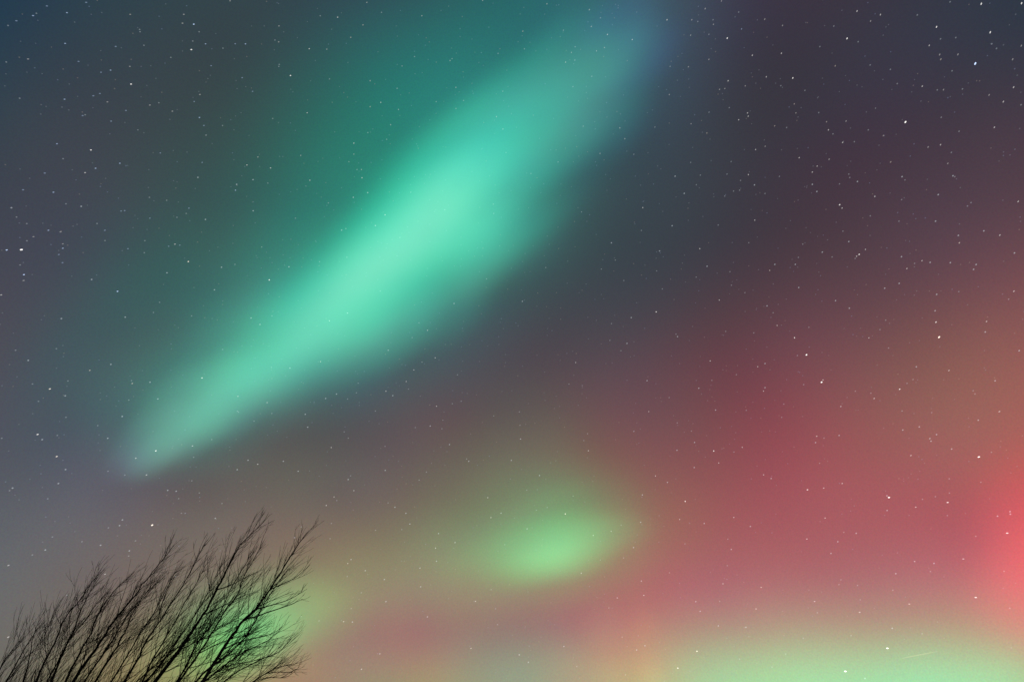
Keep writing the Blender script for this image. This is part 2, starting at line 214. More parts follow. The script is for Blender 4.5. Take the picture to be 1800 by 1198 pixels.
# ---------------------------------------------------------------- the green auroras: glowing bodies 20 km out
BODIES = [{"name":"band","c":[-0.17093,0.78118,0.60045],"U":[0.76303,-0.28061,0.58228],"V":[0.62336,0.55769,-0.54809],"R":[140,76],"lobes":[[-260.0,-80.0,1.0,0.0052,0.0203,0.0072],[-200.0,-80.0,1.0,0.0068,0.0069,0.0038],[-80.0,-80.0,1.0,0.0063,0.027,0.0112],[40.0,-80.0,1.0,0.0,0.0301,0.0124],[100.0,-80.0,1.0,0.0,0.0743,0.042],[160.0,-80.0,1.0,0.005,0.0814,0.051],[220.0,-80.0,1.0,0.0073,0.0958,0.0385],[280.0,-80.0,1.0,0.0065,0.0761,0.0577],[340.0,-80.0,1.0,0.0035,0.0551,0.0255],[400.0,-80.0,1.0,0.0007,0.0298,0.0148],[460.0,-80.0,1.0,0.0049,0.0492,0.038],[-290.0,-48.0,1.0,0.0073,0.0117,0.0],[-230.0,-48.0,1.0,0.0046,0.0484,0.0275],[-170.0,-48.0,1.0,0.0,0.0494,0.0335],[-110.0,-48.0,1.0,0.002,0.0461,0.0236],[-50.0,-48.0,1.0,0.0036,0.0822,0.0498],[10.0,-48.0,1.0,0.0,0.1188,0.0648],[70.0,-48.0,1.0,0.016,0.0883,0.0571],[130.0,-48.0,1.0,0.0069,0.1049,0.0582],[190.0,-48.0,1.0,0.0033,0.0,0.0321],[250.0,-48.0,1.0,0.0,0.0304,0.0159],[310.0,-48.0,1.0,0.0101,0.0202,0.0246],[370.0,-48.0,1.0,0.0074,0.0312,0.0359],[430.0,-48.0,1.0,0.0079,0.0181,0.0],[550.0,-48.0,1.0,0.0069,0.0182,0.0568],[-260.0,-16.0,1.0,0.0116,0.0498,0.0176],[-200.0,-16.0,1.0,0.0149,0.0919,0.0564],[-140.0,-16.0,1.0,0.0144,0.1308,0.0719],[-80.0,-16.0,1.0,0.0409,0.1069,0.075],[-20.0,-16.0,1.0,0.0341,0.161,0.0865],[40.0,-16.0,1.0,0.0304,0.072,0.0661],[100.0,-16.0,1.0,0.0368,0.1396,0.0808],[160.0,-16.0,1.0,0.0445,0.1635,0.0999],[220.0,-16.0,1.0,0.0037,0.1723,0.1001],[280.0,-16.0,1.0,0.0033,0.0821,0.0594],[340.0,-16.0,1.0,0.0026,0.0964,0.0386],[400.0,-16.0,1.0,0.0039,0.0575,0.0527],[460.0,-16.0,1.0,0.0104,0.0593,0.0354],[520.0,-16.0,1.0,0.003,0.0516,0.0145],[-290.0,16.0,1.0,0.0,0.0384,0.0053],[-230.0,16.0,1.0,0.0216,0.082,0.0524],[-170.0,16.0,1.0,0.0376,0.0742,0.0493],[-110.0,16.0,1.0,0.0256,0.1029,0.0658],[-50.0,16.0,1.0,0.0446,0.106,0.0857],[10.0,16.0,1.0,0.0255,0.0995,0.0517],[70.0,16.0,1.0,0.0427,0.1494,0.1046],[130.0,16.0,1.0,0.0117,0.0544,0.0302],[190.0,16.0,1.0,0.0053,0.0459,0.0314],[250.0,16.0,1.0,0.0104,0.0372,0.0315],[310.0,16.0,1.0,0.0079,0.0265,0.0262],[370.0,16.0,1.0,0.0025,0.0191,0.0],[430.0,16.0,1.0,0.0118,0.026,0.0426],[490.0,16.0,1.0,0.0023,0.018,0.0025],[550.0,16.0,1.0,0.0063,0.0218,0.0619],[-260.0,48.0,1.0,0.0,0.0408,0.0063],[-200.0,48.0,1.0,0.022,0.0793,0.0653],[-140.0,48.0,1.0,0.0084,0.1965,0.0859],[-80.0,48.0,1.0,0.0032,0.0817,0.053],[-20.0,48.0,1.0,0.0152,0.1356,0.0617],[40.0,48.0,1.0,0.0109,0.0651,0.0491],[100.0,48.0,1.0,0.0285,0.1473,0.0785],[160.0,48.0,1.0,0.0158,0.1305,0.0795],[220.0,48.0,1.0,0.0015,0.0868,0.0532],[280.0,48.0,1.0,0.0,0.058,0.0322],[340.0,48.0,1.0,0.0059,0.0839,0.0673],[400.0,48.0,1.0,0.0111,0.0227,0.0088],[460.0,48.0,1.0,0.0,0.0342,0.0233],[-290.0,80.0,1.0,0.0,0.0116,0.016],[-230.0,80.0,1.0,0.0,0.014,0.0079],[-170.0,80.0,1.0,0.0177,0.0873,0.0574],[-110.0,80.0,1.0,0.0176,0.0113,0.0],[-50.0,80.0,1.0,0.0083,0.0992,0.0761],[10.0,80.0,1.0,0.0,0.0625,0.0202],[70.0,80.0,1.0,0.0,0.0559,0.0327],[130.0,80.0,1.0,0.0099,0.1014,0.0566],[190.0,80.0,1.0,0.0089,0.0193,0.0215],[430.0,80.0,1.0,0.0023,0.037,0.0414],[-140.0,112.0,1.0,0.0029,0.0471,0.0242],[-80.0,112.0,1.0,0.0115,0.1008,0.0664],[-20.0,112.0,1.0,0.0023,0.0081,0.0003],[40.0,112.0,1.0,0.0099,0.0243,0.0241],[100.0,112.0,1.0,0.0172,0.0995,0.0529],[160.0,112.0,1.0,0.0,0.0761,0.056],[220.0,112.0,1.0,0.0,0.0511,0.0189],[280.0,112.0,1.0,0.0,0.0171,0.0192],[10.0,144.0,1.0,0.0033,0.0591,0.0377],[130.0,144.0,1.0,0.006,0.0084,0.0],[190.0,144.0,1.0,0.0038,0.0215,0.0213],[-466.0,-53.0,0.58,0.0023,0.0332,0.016],[-422.0,-53.0,0.58,0.0137,0.0306,0.0254],[-378.0,-53.0,0.58,0.0052,0.0197,0.0073],[-246.0,-53.0,0.58,0.0,0.0177,0.0016],[-532.0,-32.0,0.58,0.0058,0.0307,0.028],[-488.0,-32.0,0.58,0.0189,0.0496,0.0353],[-444.0,-32.0,0.58,0.0061,0.0125,0.0066],[-400.0,-32.0,0.58,0.0094,0.0359,0.0233],[-356.0,-32.0,0.58,0.0114,0.0585,0.029],[-312.0,-32.0,0.58,0.0057,0.0433,0.0231],[-554.0,-11.0,0.58,0.0169,0.0304,0.0435],[-510.0,-11.0,0.58,0.001,0.0244,0.0],[-466.0,-11.0,0.58,0.0254,0.0782,0.0646],[-422.0,-11.0,0.58,0.0199,0.0711,0.04],[-378.0,-11.0,0.58,0.0182,0.0565,0.0325],[-334.0,-11.0,0.58,0.0116,0.0761,0.0448],[-290.0,-11.0,0.58,0.0063,0.0373,0.025],[-246.0,-11.0,0.58,0.0001,0.0121,0.0015],[-532.0,10.0,0.58,0.0272,0.0922,0.0762],[-488.0,10.0,0.58,0.0247,0.0747,0.0493],[-444.0,10.0,0.58,0.0128,0.0592,0.0327],[-400.0,10.0,0.58,0.0252,0.0908,0.0707],[-356.0,10.0,0.58,0.0174,0.0777,0.0459],[-312.0,10.0,0.58,0.0152,0.0801,0.0634],[-268.0,10.0,0.58,0.0064,0.0405,0.0265],[-224.0,10.0,0.58,0.0,0.0218,0.0121],[-510.0,31.0,0.58,0.0095,0.0172,0.0091],[-466.0,31.0,0.58,0.0243,0.0665,0.0575],[-422.0,31.0,0.58,0.0215,0.0918,0.0485],[-378.0,31.0,0.58,0.011,0.0387,0.0236],[-334.0,31.0,0.58,0.0178,0.0807,0.0553],[-290.0,31.0,0.58,0.0084,0.0317,0.0289],[-246.0,31.0,0.58,0.0105,0.0572,0.0411],[-400.0,52.0,0.58,0.0135,0.0494,0.0428],[-356.0,52.0,0.58,0.0081,0.0208,0.0201],[-312.0,52.0,0.58,0.0126,0.039,0.034],[-268.0,52.0,0.58,0.0024,0.0284,0.0202],[-290.0,73.0,0.58,0.0053,0.0191,0.0201]]},
{"name":"patch","c":[0.05988,0.96982,0.23634],"U":[0.97965,-0.10254,0.17255],"V":[0.19157,0.2212,-0.95623],"R":[100,50],"lobes":[[-18.0,-64.0,1.0,0.0142,0.0041,0.0048],[28.0,-64.0,1.0,0.0,0.0231,0.0043],[-87.0,-40.0,1.0,0.0,0.0077,0.0094],[-41.0,-40.0,1.0,0.0001,0.0143,0.004],[-156.0,-16.0,1.0,0.0,0.0022,0.006],[-110.0,-16.0,1.0,0.0,0.0153,0.0022],[-64.0,-16.0,1.0,0.0,0.0411,0.007],[-18.0,-16.0,1.0,0.0,0.0482,0.0174],[28.0,-16.0,1.0,0.0097,0.0915,0.0275],[74.0,-16.0,1.0,0.0165,0.0254,0.0063],[-133.0,8.0,1.0,0.0,0.0251,0.0012],[-87.0,8.0,1.0,0.0,0.036,0.0192],[-41.0,8.0,1.0,0.001,0.0547,0.023],[5.0,8.0,1.0,0.0157,0.0696,0.0284],[51.0,8.0,1.0,0.0014,0.0507,0.0214],[97.0,8.0,1.0,0.0062,0.0627,0.0203],[-64.0,32.0,1.0,0.0018,0.0857,0.0123],[-18.0,32.0,1.0,0.0106,0.125,0.049],[28.0,32.0,1.0,0.0191,0.1333,0.0382],[74.0,32.0,1.0,0.0132,0.0026,0.0]]},
{"name":"glow","c":[-0.32094,0.93891,0.12433],"U":[0.90821,0.26786,0.32157],"V":[0.26862,0.21612,-0.93869],"R":[115,68],"lobes":[[-20.0,-40.0,1.0,0.0314,0.0394,0.0169],[32.0,-40.0,1.0,0.0056,0.033,0.0145],[-46.0,-10.0,1.0,0.0,0.0912,0.024],[6.0,-10.0,1.0,0.0,0.0015,0.0103],[58.0,-10.0,1.0,0.0269,0.0824,0.0135],[-72.0,20.0,1.0,0.0,0.0374,0.0005],[-20.0,20.0,1.0,0.0,0.1695,0.035],[32.0,20.0,1.0,0.0,0.0243,0.0242],[84.0,20.0,1.0,0.0195,0.0607,0.0057]]}]   # centre direction, long axis, short axis, lobe radii, lobes (u, v, size, r, g, b); lengths in 1/1200 rad
ADIST = 20000.
def make_aurora(b, name, label, thick):
    K = ADIST / 1200.
    c, U, V = Vector(b['c']), Vector(b['U']), Vector(b['V'])
    ru, rv = b['R']
    M = NT(name + '_light')
    tc = M.n('ShaderNodeTexCoord')
    # object space: x along the aurora, y across it, z through its thickness; the glow is the same all the way through
    sc = M.n('ShaderNodeVectorMath', operation='MULTIPLY'); M.l(tc.outputs['Object'], sc.inputs[0])
    sc.inputs[1].default_value = (1 / (ru * K), 1 / (rv * K), 0)
    nz = M.n('ShaderNodeTexNoise'); nz.inputs['Scale'].default_value = .0045 * 20; nz.inputs['Detail'].default_value = 0
    M.l(tc.outputs['Object'], nz.inputs['Vector'])
    mx = M.n('ShaderNodeVectorMath', operation='MULTIPLY_ADD'); M.l(nz.outputs['Color'], mx.inputs[0])
    mx.inputs[1].default_value = (.12,) * 3; mx.inputs[2].default_value = (.94,) * 3
    t = M.n('ShaderNodeBsdfTransparent'); shader = t.outputs[0]
    for k in range(0, len(b['lobes']), 36):
        acc = M.lobes(sc.outputs[0], [((l[0] / ru, l[1] / rv, 0), l[2], l[3:]) for l in b['lobes'][k:k + 36]], (0, 0, 0))
        mu = M.n('ShaderNodeVectorMath', operation='MULTIPLY'); M.l(acc, mu.inputs[0]); M.l(mx.outputs[0], mu.inputs[1])
        e = M.n('ShaderNodeEmission'); M.l(mu.outputs[0], e.inputs[0]); e.inputs[1].default_value = .5     # front and back skin give half each
        a = M.n('ShaderNodeAddShader'); M.l(e.outputs[0], a.inputs[0]); M.l(shader, a.inputs[1]); shader = a.outputs[0]
    M.l(shader, M.out.inputs[0])
    M.m.cycles.emission_sampling = 'NONE'
    # outline: a spine of cross-sections where the glow is not nil
    u0, u1 = min(l[0] - ru * l[2] * .999 for l in b['lobes']), max(l[0] + ru * l[2] * .999 for l in b['lobes'])
    N = 72; ring = 24
    vs, fs = [], []
    for i in range(N + 1):
        s = -math.cos(math.pi * i / N); u = (u0 + u1) / 2 + (u1 - u0) / 2 * s
        lo, hi = 1e9, -1e9
        for l in b['lobes']:
            q = l[2] ** 2 - ((u - l[0]) / ru) ** 2
            if q > 0:
                h = rv * math.sqrt(q); lo = min(lo, l[1] - h); hi = max(hi, l[1] + h)
        if hi < lo: lo = hi = b['lobes'][0][1]
        mid, half = (lo + hi) / 2, (hi - lo) / 2
        tk = thick * math.sqrt(max(0, 1 - s * s))
        for k in range(ring):
            an = 2 * math.pi * k / ring
            vs.append((u * K, (mid + half * math.cos(an)) * K, tk * math.sin(an)))
    for i in range(N):
        for k in range(ring):
            k2 = (k + 1) % ring
            fs.append((i * ring + k, i * ring + k2, (i + 1) * ring + k2, (i + 1) * ring + k))
    fs.append(tuple(range(ring))[::-1]); fs.append(tuple(N * ring + k for k in range(ring)))
    o = link(name, vs, fs, M.m, smooth=True)
    W = c
    o.matrix_world = Matrix(((U.x, V.x, W.x, c.x * ADIST), (U.y, V.y, W.y, c.y * ADIST), (U.z, V.z, W.z, c.z * ADIST + EYE.z), (0, 0, 0, 1)))
    tag(o, label, 'aurora')
make_aurora(BODIES[0], 'aurora_band', 'long broad teal-green aurora band slanting across the sky', 300)
make_aurora(BODIES[1], 'aurora_patch', 'small oval yellow-green aurora patch alone in brown and rose sky', 90)
make_aurora(BODIES[2], 'aurora_patch', 'bright green aurora patch glowing behind the bare tree twigs', 80)

# ---------------------------------------------------------------- stars, 50 km out
STARS = [
[39.234,40.466,5,0,1.39,39,"bright streaked white star in dark violet sky, below and beside the blue-tinged one"],[45.665,41.906,5,1,1.51,44,"bright blue-tinged white star high in the dark violet sky"],[-41.962,29.803,5,0,1.47,35,"bright white star in slate sky with a dimmer star close beside it"],[35.934,25.34,5,0,1.38,35,"bright white star in dull red-brown sky, highest of those above the red glow"],
[26.212,26.291,5,0,1.2,32,"bright white star in maroon sky just above a close pair of stars"],[26.84,24.028,5,0,1.23,25,"brighter star of a close pair in the maroon sky"],[35.724,16.775,5,0,1.45,9,"bright oval white star in orange-brown sky just over the strongest red glow"],[29.387,15.01,5,0,1.36,0,"bright oval white star in rose sky with a tiny star touching it"],
[-27.777,13.267,5,0,1.36,35,"single bright white star in grey sky just above the bare tree"],[26.754,5.178,5,0,1.47,-3,"bright white star low in the sky where brown turns green, near the thin light streak"],[23.79,3.848,5,0,1.45,-3,"bright white star deepest in the pale green glow low in the sky"],[-36.314,48.87,4,1,1.38,35,"slate"],
[-35.734,47.222,4,0,1.36,35,"slate"],[-39.45,43.228,4,0,1.4,35,"slate"],[-40.341,37.906,4,0,1.41,35,"slate"],[-25.78,48.263,4,0,1.25,35,"slate"],
[26.071,50.924,4,0,1.28,46,"violet"],[44.345,45.264,4,0,1.49,47,"violet"],[47.577,43.196,4,0,1.55,47,"violet"],[50.336,43.74,4,0,1.6,49,"violet"],
[47.981,45.06,4,0,1.56,49,"violet"],[37.282,47.469,4,0,1.39,46,"violet"],[31.408,46.552,4,0,1.3,43,"violet"],[-42.795,29.455,4,1,1.48,35,"slate"],
[-41.171,28.27,4,1,1.46,35,"slate"],[-34.854,29.105,4,1,1.33,35,"slate"],[-30.405,32.669,4,0,1.25,35,"slate"],[-23.409,32.824,4,0,1.14,80,"band"],
[14.037,31.656,4,0,1.0,80,"maroon"],[32.058,36.641,4,0,1.27,35,"violet"],[32.357,32.685,4,0,1.28,35,"maroon"],[36.081,26.416,4,0,1.37,35,"maroon"],
[25.602,27.764,4,0,1.19,80,"maroon"],[-36.916,21.294,4,0,1.43,35,"grey"],[-36.639,18.145,4,0,1.46,35,"grey"],[-35.055,16.937,4,0,1.44,35,"grey"],
[-26.951,24.34,4,0,1.23,35,"band"],[-28.866,18.465,4,0,1.31,35,"band"],[17.34,19.988,4,0,1.13,80,"rose"],[14.471,16.294,4,0,1.14,80,"rose"],
[32.212,22.393,4,0,1.33,24,"maroon"],[32.961,14.136,4,0,1.44,0,"rose"],[23.94,16.28,4,0,1.26,2,"rose"],[4.497,15.76,4,0,1.08,80,"patch"],
[13.92,5.424,4,0,1.31,-3,"low"],[12.396,4.325,4,0,1.32,-3,"low"],[32.81,7.949,4,0,1.53,-3,"rose"],[35.779,11.683,4,0,1.52,-3,"rose"],
[-48.167,44.092,3,1,1.56,35,"slate"],[-46.169,45.388,3,1,1.52,35,"slate"],[-45.275,43.586,3,1,1.5,35,"slate"],[-41.363,43.457,3,1,1.43,35,"slate"],
[-34.681,48.012,3,1,1.35,35,"slate"],[-31.042,49.178,3,1,1.32,35,"slate"],[-33.091,43.045,3,1,1.3,35,"slate"],[-43.564,40.29,3,1,1.47,35,"slate"],
[-42.723,37.356,3,1,1.46,35,"slate"],[-39.51,36.862,3,1,1.4,35,"slate"],[-37.973,37.835,3,1,1.37,35,"slate"],[-27.776,40.946,3,0,1.22,35,"slate"],
[-22.095,53.277,3,0,1.27,35,"slate"],[-24.479,50.53,3,0,1.26,35,"slate"],[-15.532,48.188,3,0,1.15,80,"teal"],[-23.231,46.049,3,0,1.2,35,"slate"],
[-17.803,44.736,3,0,1.12,80,"teal"],[-25.563,41.263,3,0,1.19,35,"slate"],[19.79,53.519,3,0,1.26,48,"band"],[12.291,53.521,3,0,1.21,46,"band"],
[15.262,52.809,3,0,1.21,46,"band"],[28.973,47.344,3,0,1.27,43,"violet"],[25.105,48.031,3,0,1.24,42,"violet"],[28.185,49.148,3,0,1.28,45,"violet"],
[26.262,45.34,3,0,1.22,40,"violet"],[26.252,45.092,3,0,1.22,39,"violet"],[25.244,45.064,3,0,1.21,39,"violet"],[26.177,42.547,3,0,1.2,36,"violet"],
[38.977,48.804,3,0,1.42,49,"violet"],[40.706,47.828,3,0,1.44,48,"violet"],[43.247,44.427,3,0,1.47,45,"violet"],[31.046,48.488,3,0,1.31,45,"violet"],
[41.485,42.203,3,0,1.43,42,"violet"],[47.201,39.363,3,0,1.54,42,"violet"],[46.17,38.836,3,0,1.52,41,"violet"],[44.874,37.58,3,0,1.5,38,"violet"],
[33.077,42.104,3,0,1.3,38,"violet"],[33.9,40.874,3,0,1.31,37,"violet"],[40.987,38.034,3,0,1.42,37,"violet"],[29.889,40.935,3,0,1.25,36,"violet"],
[31.199,39.902,3,0,1.26,35,"violet"],[-41.958,26.513,3,0,1.49,35,"slate"],[-40.858,31.667,3,1,1.43,35,"slate"],[-39.499,30.833,3,1,1.41,35,"slate"],
[-41.577,34.223,3,1,1.44,35,"slate"],[-40.092,36.297,3,0,1.41,35,"slate"],[-31.836,33.635,3,0,1.27,35,"slate"],[-28.188,38.866,3,1,1.21,35,"slate"],
[-21.586,41.162,3,0,1.14,80,"slate"],[-16.398,42.241,3,0,1.08,80,"band"],[-13.51,39.66,3,0,1.03,80,"band"],[-8.204,30.637,3,0,1.0,80,"band"],
[-17.447,30.503,3,0,1.05,80,"band"],[19.007,36.147,3,0,1.08,80,"maroon"],[24.575,37.37,3,0,1.16,80,"violet"],[13.999,40.187,3,0,1.04,80,"violet"],
[24.945,40.884,3,0,1.18,80,"violet"],[19.96,31.815,3,0,1.09,80,"maroon"],[32.168,36.353,3,0,1.27,35,"violet"],[32.122,32.608,3,0,1.27,35,"maroon"],
[32.942,32.903,3,0,1.29,35,"maroon"],[34.956,36.365,3,0,1.32,35,"violet"],[44.143,32.442,3,0,1.5,35,"violet"],[39.524,31.23,3,0,1.41,35,"maroon"],
[42.18,30.788,3,0,1.46,35,"maroon"],[36.648,30.881,3,0,1.36,35,"maroon"],[35.432,30.672,3,0,1.34,35,"maroon"],[24.87,33.292,3,0,1.16,80,"maroon"],
[30.646,39.601,3,0,1.25,35,"violet"],[41.548,26.928,3,0,1.48,35,"maroon"],[39.219,25.515,3,0,1.44,35,"maroon"],[31.183,26.527,3,0,1.28,35,"maroon"],
[24.437,28.968,3,0,1.16,80,"maroon"],[-23.887,23.441,3,0,1.19,35,"band"],[-34.873,23.16,3,0,1.37,35,"grey"],[-31.804,22.911,3,0,1.32,35,"band"],
[-30.072,17.72,3,0,1.34,35,"band"],[-26.401,19.22,3,0,1.27,35,"band"],[-29.05,16.674,3,0,1.34,35,"band"],[-7.296,28.394,3,0,1.0,80,"brown"],
[-9.204,27.271,3,0,1.0,80,"brown"],[-9.82,26.271,3,0,1.0,80,"brown"],[-11.561,25.341,3,0,1.0,80,"brown"],[-6.9,24.395,3,0,1.0,80,"brown"],
[-17.656,27.129,3,0,1.07,80,"band"],[-21.491,23.311,3,0,1.15,80,"band"],[-15.67,20.419,3,0,1.1,80,"brown"],[-21.284,18.525,3,0,1.2,35,"band"],
[-13.357,17.202,3,0,1.12,80,"brown"],[-14.892,16.607,3,0,1.14,80,"patch"],[-15.423,15.908,3,0,1.16,80,"patch"],[-2.07,17.083,3,0,1.05,80,"patch"],
[17.589,19.022,3,0,1.14,80,"rose"],[6.742,20.75,3,0,1.01,80,"brown"],[6.039,28.063,3,0,1.0,80,"maroon"],[18.245,27.11,3,0,1.08,80,"maroon"],
[22.14,26.076,3,0,1.14,80,"maroon"],[12.316,23.609,3,0,1.03,80,"maroon"],[19.664,20.029,3,0,1.16,80,"rose"],[12.289,18.43,3,0,1.09,80,"rose"],
[22.199,24.123,3,0,1.16,80,"maroon"],[20.925,17.757,3,0,1.2,5,"rose"],[26.989,24.177,3,0,1.23,26,"maroon"],[35.795,22.915,3,0,1.39,28,"maroon"],
[30.293,22.106,3,0,1.3,22,"maroon"],[25.126,16.261,3,0,1.28,2,"rose"],[26.499,16.417,3,0,1.3,3,"rose"],[25.503,20.094,3,0,1.24,13,"maroon"],
[37.882,19.448,3,0,1.47,19,"maroon"],[31.6,17.652,3,0,1.37,9,"rose"],[30.915,14.114,3,0,1.4,-1,"rose"],[-35.606,9.662,3,0,1.55,35,"patch"],
[-34.277,5.441,3,0,1.6,35,"low"],[-29.904,9.705,3,0,1.45,35,"patch"],[-22.285,3.739,3,0,1.43,35,"low"],[-6.283,13.066,3,0,1.13,80,"patch"],
[-13.163,11.662,3,0,1.2,35,"patch"],[-12.966,7.489,3,0,1.27,35,"low"],[-11.277,4.266,3,0,1.31,35,"low"],[-3.152,5.777,3,0,1.25,35,"low"],
[-2.893,9.139,3,0,1.19,35,"patch"],[-1.776,15.507,3,0,1.08,80,"patch"],[6.729,14.029,3,0,1.12,80,"patch"],[8.222,14.301,3,0,1.12,80,"patch"],
[5.592,11.183,3,0,1.16,80,"patch"],[8.325,9.304,3,0,1.21,-3,"patch"],[10.398,9.436,3,0,1.22,-3,"patch"],[13.847,14.942,3,0,1.16,80,"rose"],
[18.084,14.793,3,0,1.2,-3,"rose"],[16.497,10.025,3,0,1.26,-3,"rose"],[19.233,9.623,3,0,1.3,-3,"rose"],[18.605,8.156,3,0,1.31,-3,"low"],
[0.557,5.339,3,0,1.26,-3,"low"],[29.858,10.549,3,0,1.43,-3,"rose"],[32.81,10.396,3,0,1.49,-3,"rose"],[28.806,7.859,3,0,1.46,-3,"low"],
[25.564,7.543,3,0,1.41,-3,"low"],[22.759,8.439,3,0,1.36,-3,"rose"],[23.139,12.77,3,0,1.3,-3,"rose"],[24.738,14.12,3,0,1.3,-3,"rose"],
[-47.656,45.083,2,1,1.55,35,"slate"],[-45.25,46.609,2,1,1.51,35,"slate"],[-48.969,43.262,2,1,1.57,35,"slate"],[-43.828,42.971,2,1,1.48,35,"slate"],
[-41.744,45.041,2,1,1.45,35,"slate"],[-41.965,43.031,2,1,1.44,35,"slate"],[-40.087,44.281,2,0,1.42,35,"slate"],[-41.727,47.403,2,0,1.46,35,"slate"],
[-37.477,49.151,2,0,1.4,35,"slate"],[-37.301,48.576,2,0,1.4,35,"slate"],[-32.01,48.894,2,1,1.33,35,"slate"],[-33.547,46.785,2,1,1.33,35,"slate"],
[-30.408,46.873,2,1,1.29,35,"slate"],[-29.073,46.229,2,1,1.27,35,"slate"],[-33.693,44.584,2,0,1.32,35,"slate"],[-33.975,43.962,2,1,1.32,35,"slate"],
[-37.414,42.46,2,0,1.37,35,"slate"],[-35.48,42.709,2,0,1.34,35,"slate"],[-32.504,42.625,2,1,1.29,35,"slate"],[-39.037,41.416,2,1,1.39,35,"slate"],
[-39.782,40.308,2,1,1.4,35,"slate"],[-40.612,41.408,2,0,1.42,35,"slate"],[-41.39,41.701,2,1,1.43,35,"slate"],[-41.77,41.364,2,1,1.44,35,"slate"],
[-41.892,39.827,2,1,1.44,35,"slate"],[-35.268,39.601,2,1,1.32,35,"slate"],[-31.681,40.044,2,1,1.27,35,"slate"],[-47.056,41.517,2,0,1.54,35,"slate"],
[-33.787,51.424,2,0,1.37,35,"slate"],[-18.975,53.297,2,0,1.25,35,"teal"],[-20.146,52.218,2,0,1.24,35,"slate"],[-22.574,50.906,2,0,1.24,35,"slate"],
[-28.244,51.26,2,0,1.31,35,"slate"],[-27.84,50.215,2,0,1.29,35,"slate"],[-17.099,49.575,2,0,1.18,80,"teal"],[-16.658,47.704,2,0,1.15,80,"teal"],
[-13.425,47.922,2,0,1.13,80,"teal"],[-14.098,46.681,2,0,1.11,80,"teal"],[-17.619,43.912,2,0,1.11,80,"teal"],[-26.975,41.773,2,0,1.21,35,"slate"],
[-18.977,54.862,2,0,1.27,35,"teal"],[-11.874,54.864,2,0,1.23,35,"teal"],[-7.819,52.047,2,0,1.16,80,"teal"],[-6.887,50.152,2,0,1.13,80,"band"],
[-3.984,56.425,2,0,1.23,35,"teal"],[-1.854,48.157,2,0,1.08,80,"band"],[-1.074,47.223,2,0,1.06,80,"band"],[-22.965,42.825,2,0,1.16,80,"slate"],
[-16.584,42.865,2,0,1.09,80,"band"],[1.421,54.374,2,0,1.19,47,"teal"],[22.168,51.991,2,0,1.25,46,"violet"],[24.946,52.175,2,0,1.28,47,"violet"],
[22.654,52.986,2,0,1.27,48,"violet"],[26.427,53.479,2,0,1.31,49,"violet"],[24.433,53.395,2,0,1.29,49,"violet"],[24.031,47.637,2,0,1.22,42,"band"],
[24.59,47.575,2,0,1.23,42,"violet"],[26.693,47.264,2,0,1.25,42,"violet"],[23.604,49.944,2,0,1.24,44,"violet"],[21.218,49.886,2,0,1.22,44,"band"],
[27.136,42.561,2,0,1.22,37,"violet"],[20.354,45.787,2,0,1.16,80,"violet"],[21.797,44.798,2,0,1.17,80,"violet"],[12.963,45.744,2,0,1.09,80,"band"],
[12.542,46.625,2,0,1.1,80,"band"],[10.035,44.903,2,0,1.06,80,"band"],[10.299,55.429,2,0,1.23,49,"band"],[4.719,56.168,2,0,1.23,49,"teal"],
[10.359,54.264,2,0,1.21,47,"band"],[11.746,52.648,2,0,1.19,45,"band"],[10.719,52.513,2,0,1.18,80,"band"],[7.569,52.646,2,0,1.17,80,"band"],
[6.76,52.0,2,0,1.16,80,"band"],[18.572,48.312,2,0,1.17,80,"band"],[27.798,51.161,2,1,1.3,47,"violet"],[30.416,51.144,2,0,1.33,48,"violet"],
[39.731,47.771,2,0,1.43,48,"violet"],[44.859,42.984,2,0,1.5,45,"violet"],[43.659,43.558,2,0,1.48,45,"violet"],[43.586,43.245,2,0,1.47,44,"violet"],
[45.532,39.654,2,0,1.51,41,"violet"],[33.143,42.703,2,0,1.3,39,"violet"],[34.761,42.214,2,0,1.32,39,"violet"],[40.091,38.234,2,0,1.41,37,"violet"],
[28.501,43.77,2,0,1.24,38,"violet"],[32.36,40.077,2,0,1.28,36,"violet"],[37.038,38.282,2,0,1.35,35,"violet"],[37.237,40.217,2,0,1.36,38,"violet"],
[35.462,46.117,2,0,1.35,44,"violet"],[31.958,50.236,2,0,1.34,47,"violet"],[30.832,44.777,2,0,1.28,40,"violet"],[30.746,44.121,2,0,1.27,40,"violet"],
[42.818,41.348,2,0,1.46,42,"violet"],[48.015,40.977,2,0,1.56,44,"violet"],[48.935,41.456,2,0,1.57,45,"violet"],[40.932,36.651,2,0,1.42,35,"violet"],
[-41.039,27.889,2,0,1.46,35,"slate"],[-40.068,31.851,2,0,1.42,35,"slate"],[-39.613,31.123,2,0,1.41,35,"slate"],[-39.586,30.333,2,1,1.42,35,"slate"],
[-39.148,29.881,2,1,1.41,35,"slate"],[-41.591,30.905,2,0,1.45,35,"slate"],[-43.473,33.598,2,1,1.48,35,"slate"],[-42.644,35.199,2,1,1.46,35,"slate"],
[-36.601,34.686,2,1,1.35,35,"slate"],[-36.362,34.802,2,1,1.34,35,"slate"],[-37.223,32.999,2,1,1.36,35,"slate"],[-35.166,32.275,2,1,1.33,35,"slate"],
[-32.26,33.346,2,1,1.28,35,"slate"],[-31.442,33.669,2,1,1.26,35,"slate"],[-34.349,34.89,2,1,1.31,35,"slate"],[-31.613,36.507,2,1,1.26,35,"slate"]]   # azimuth, altitude, brightness class, blue, elongation, tilt, where
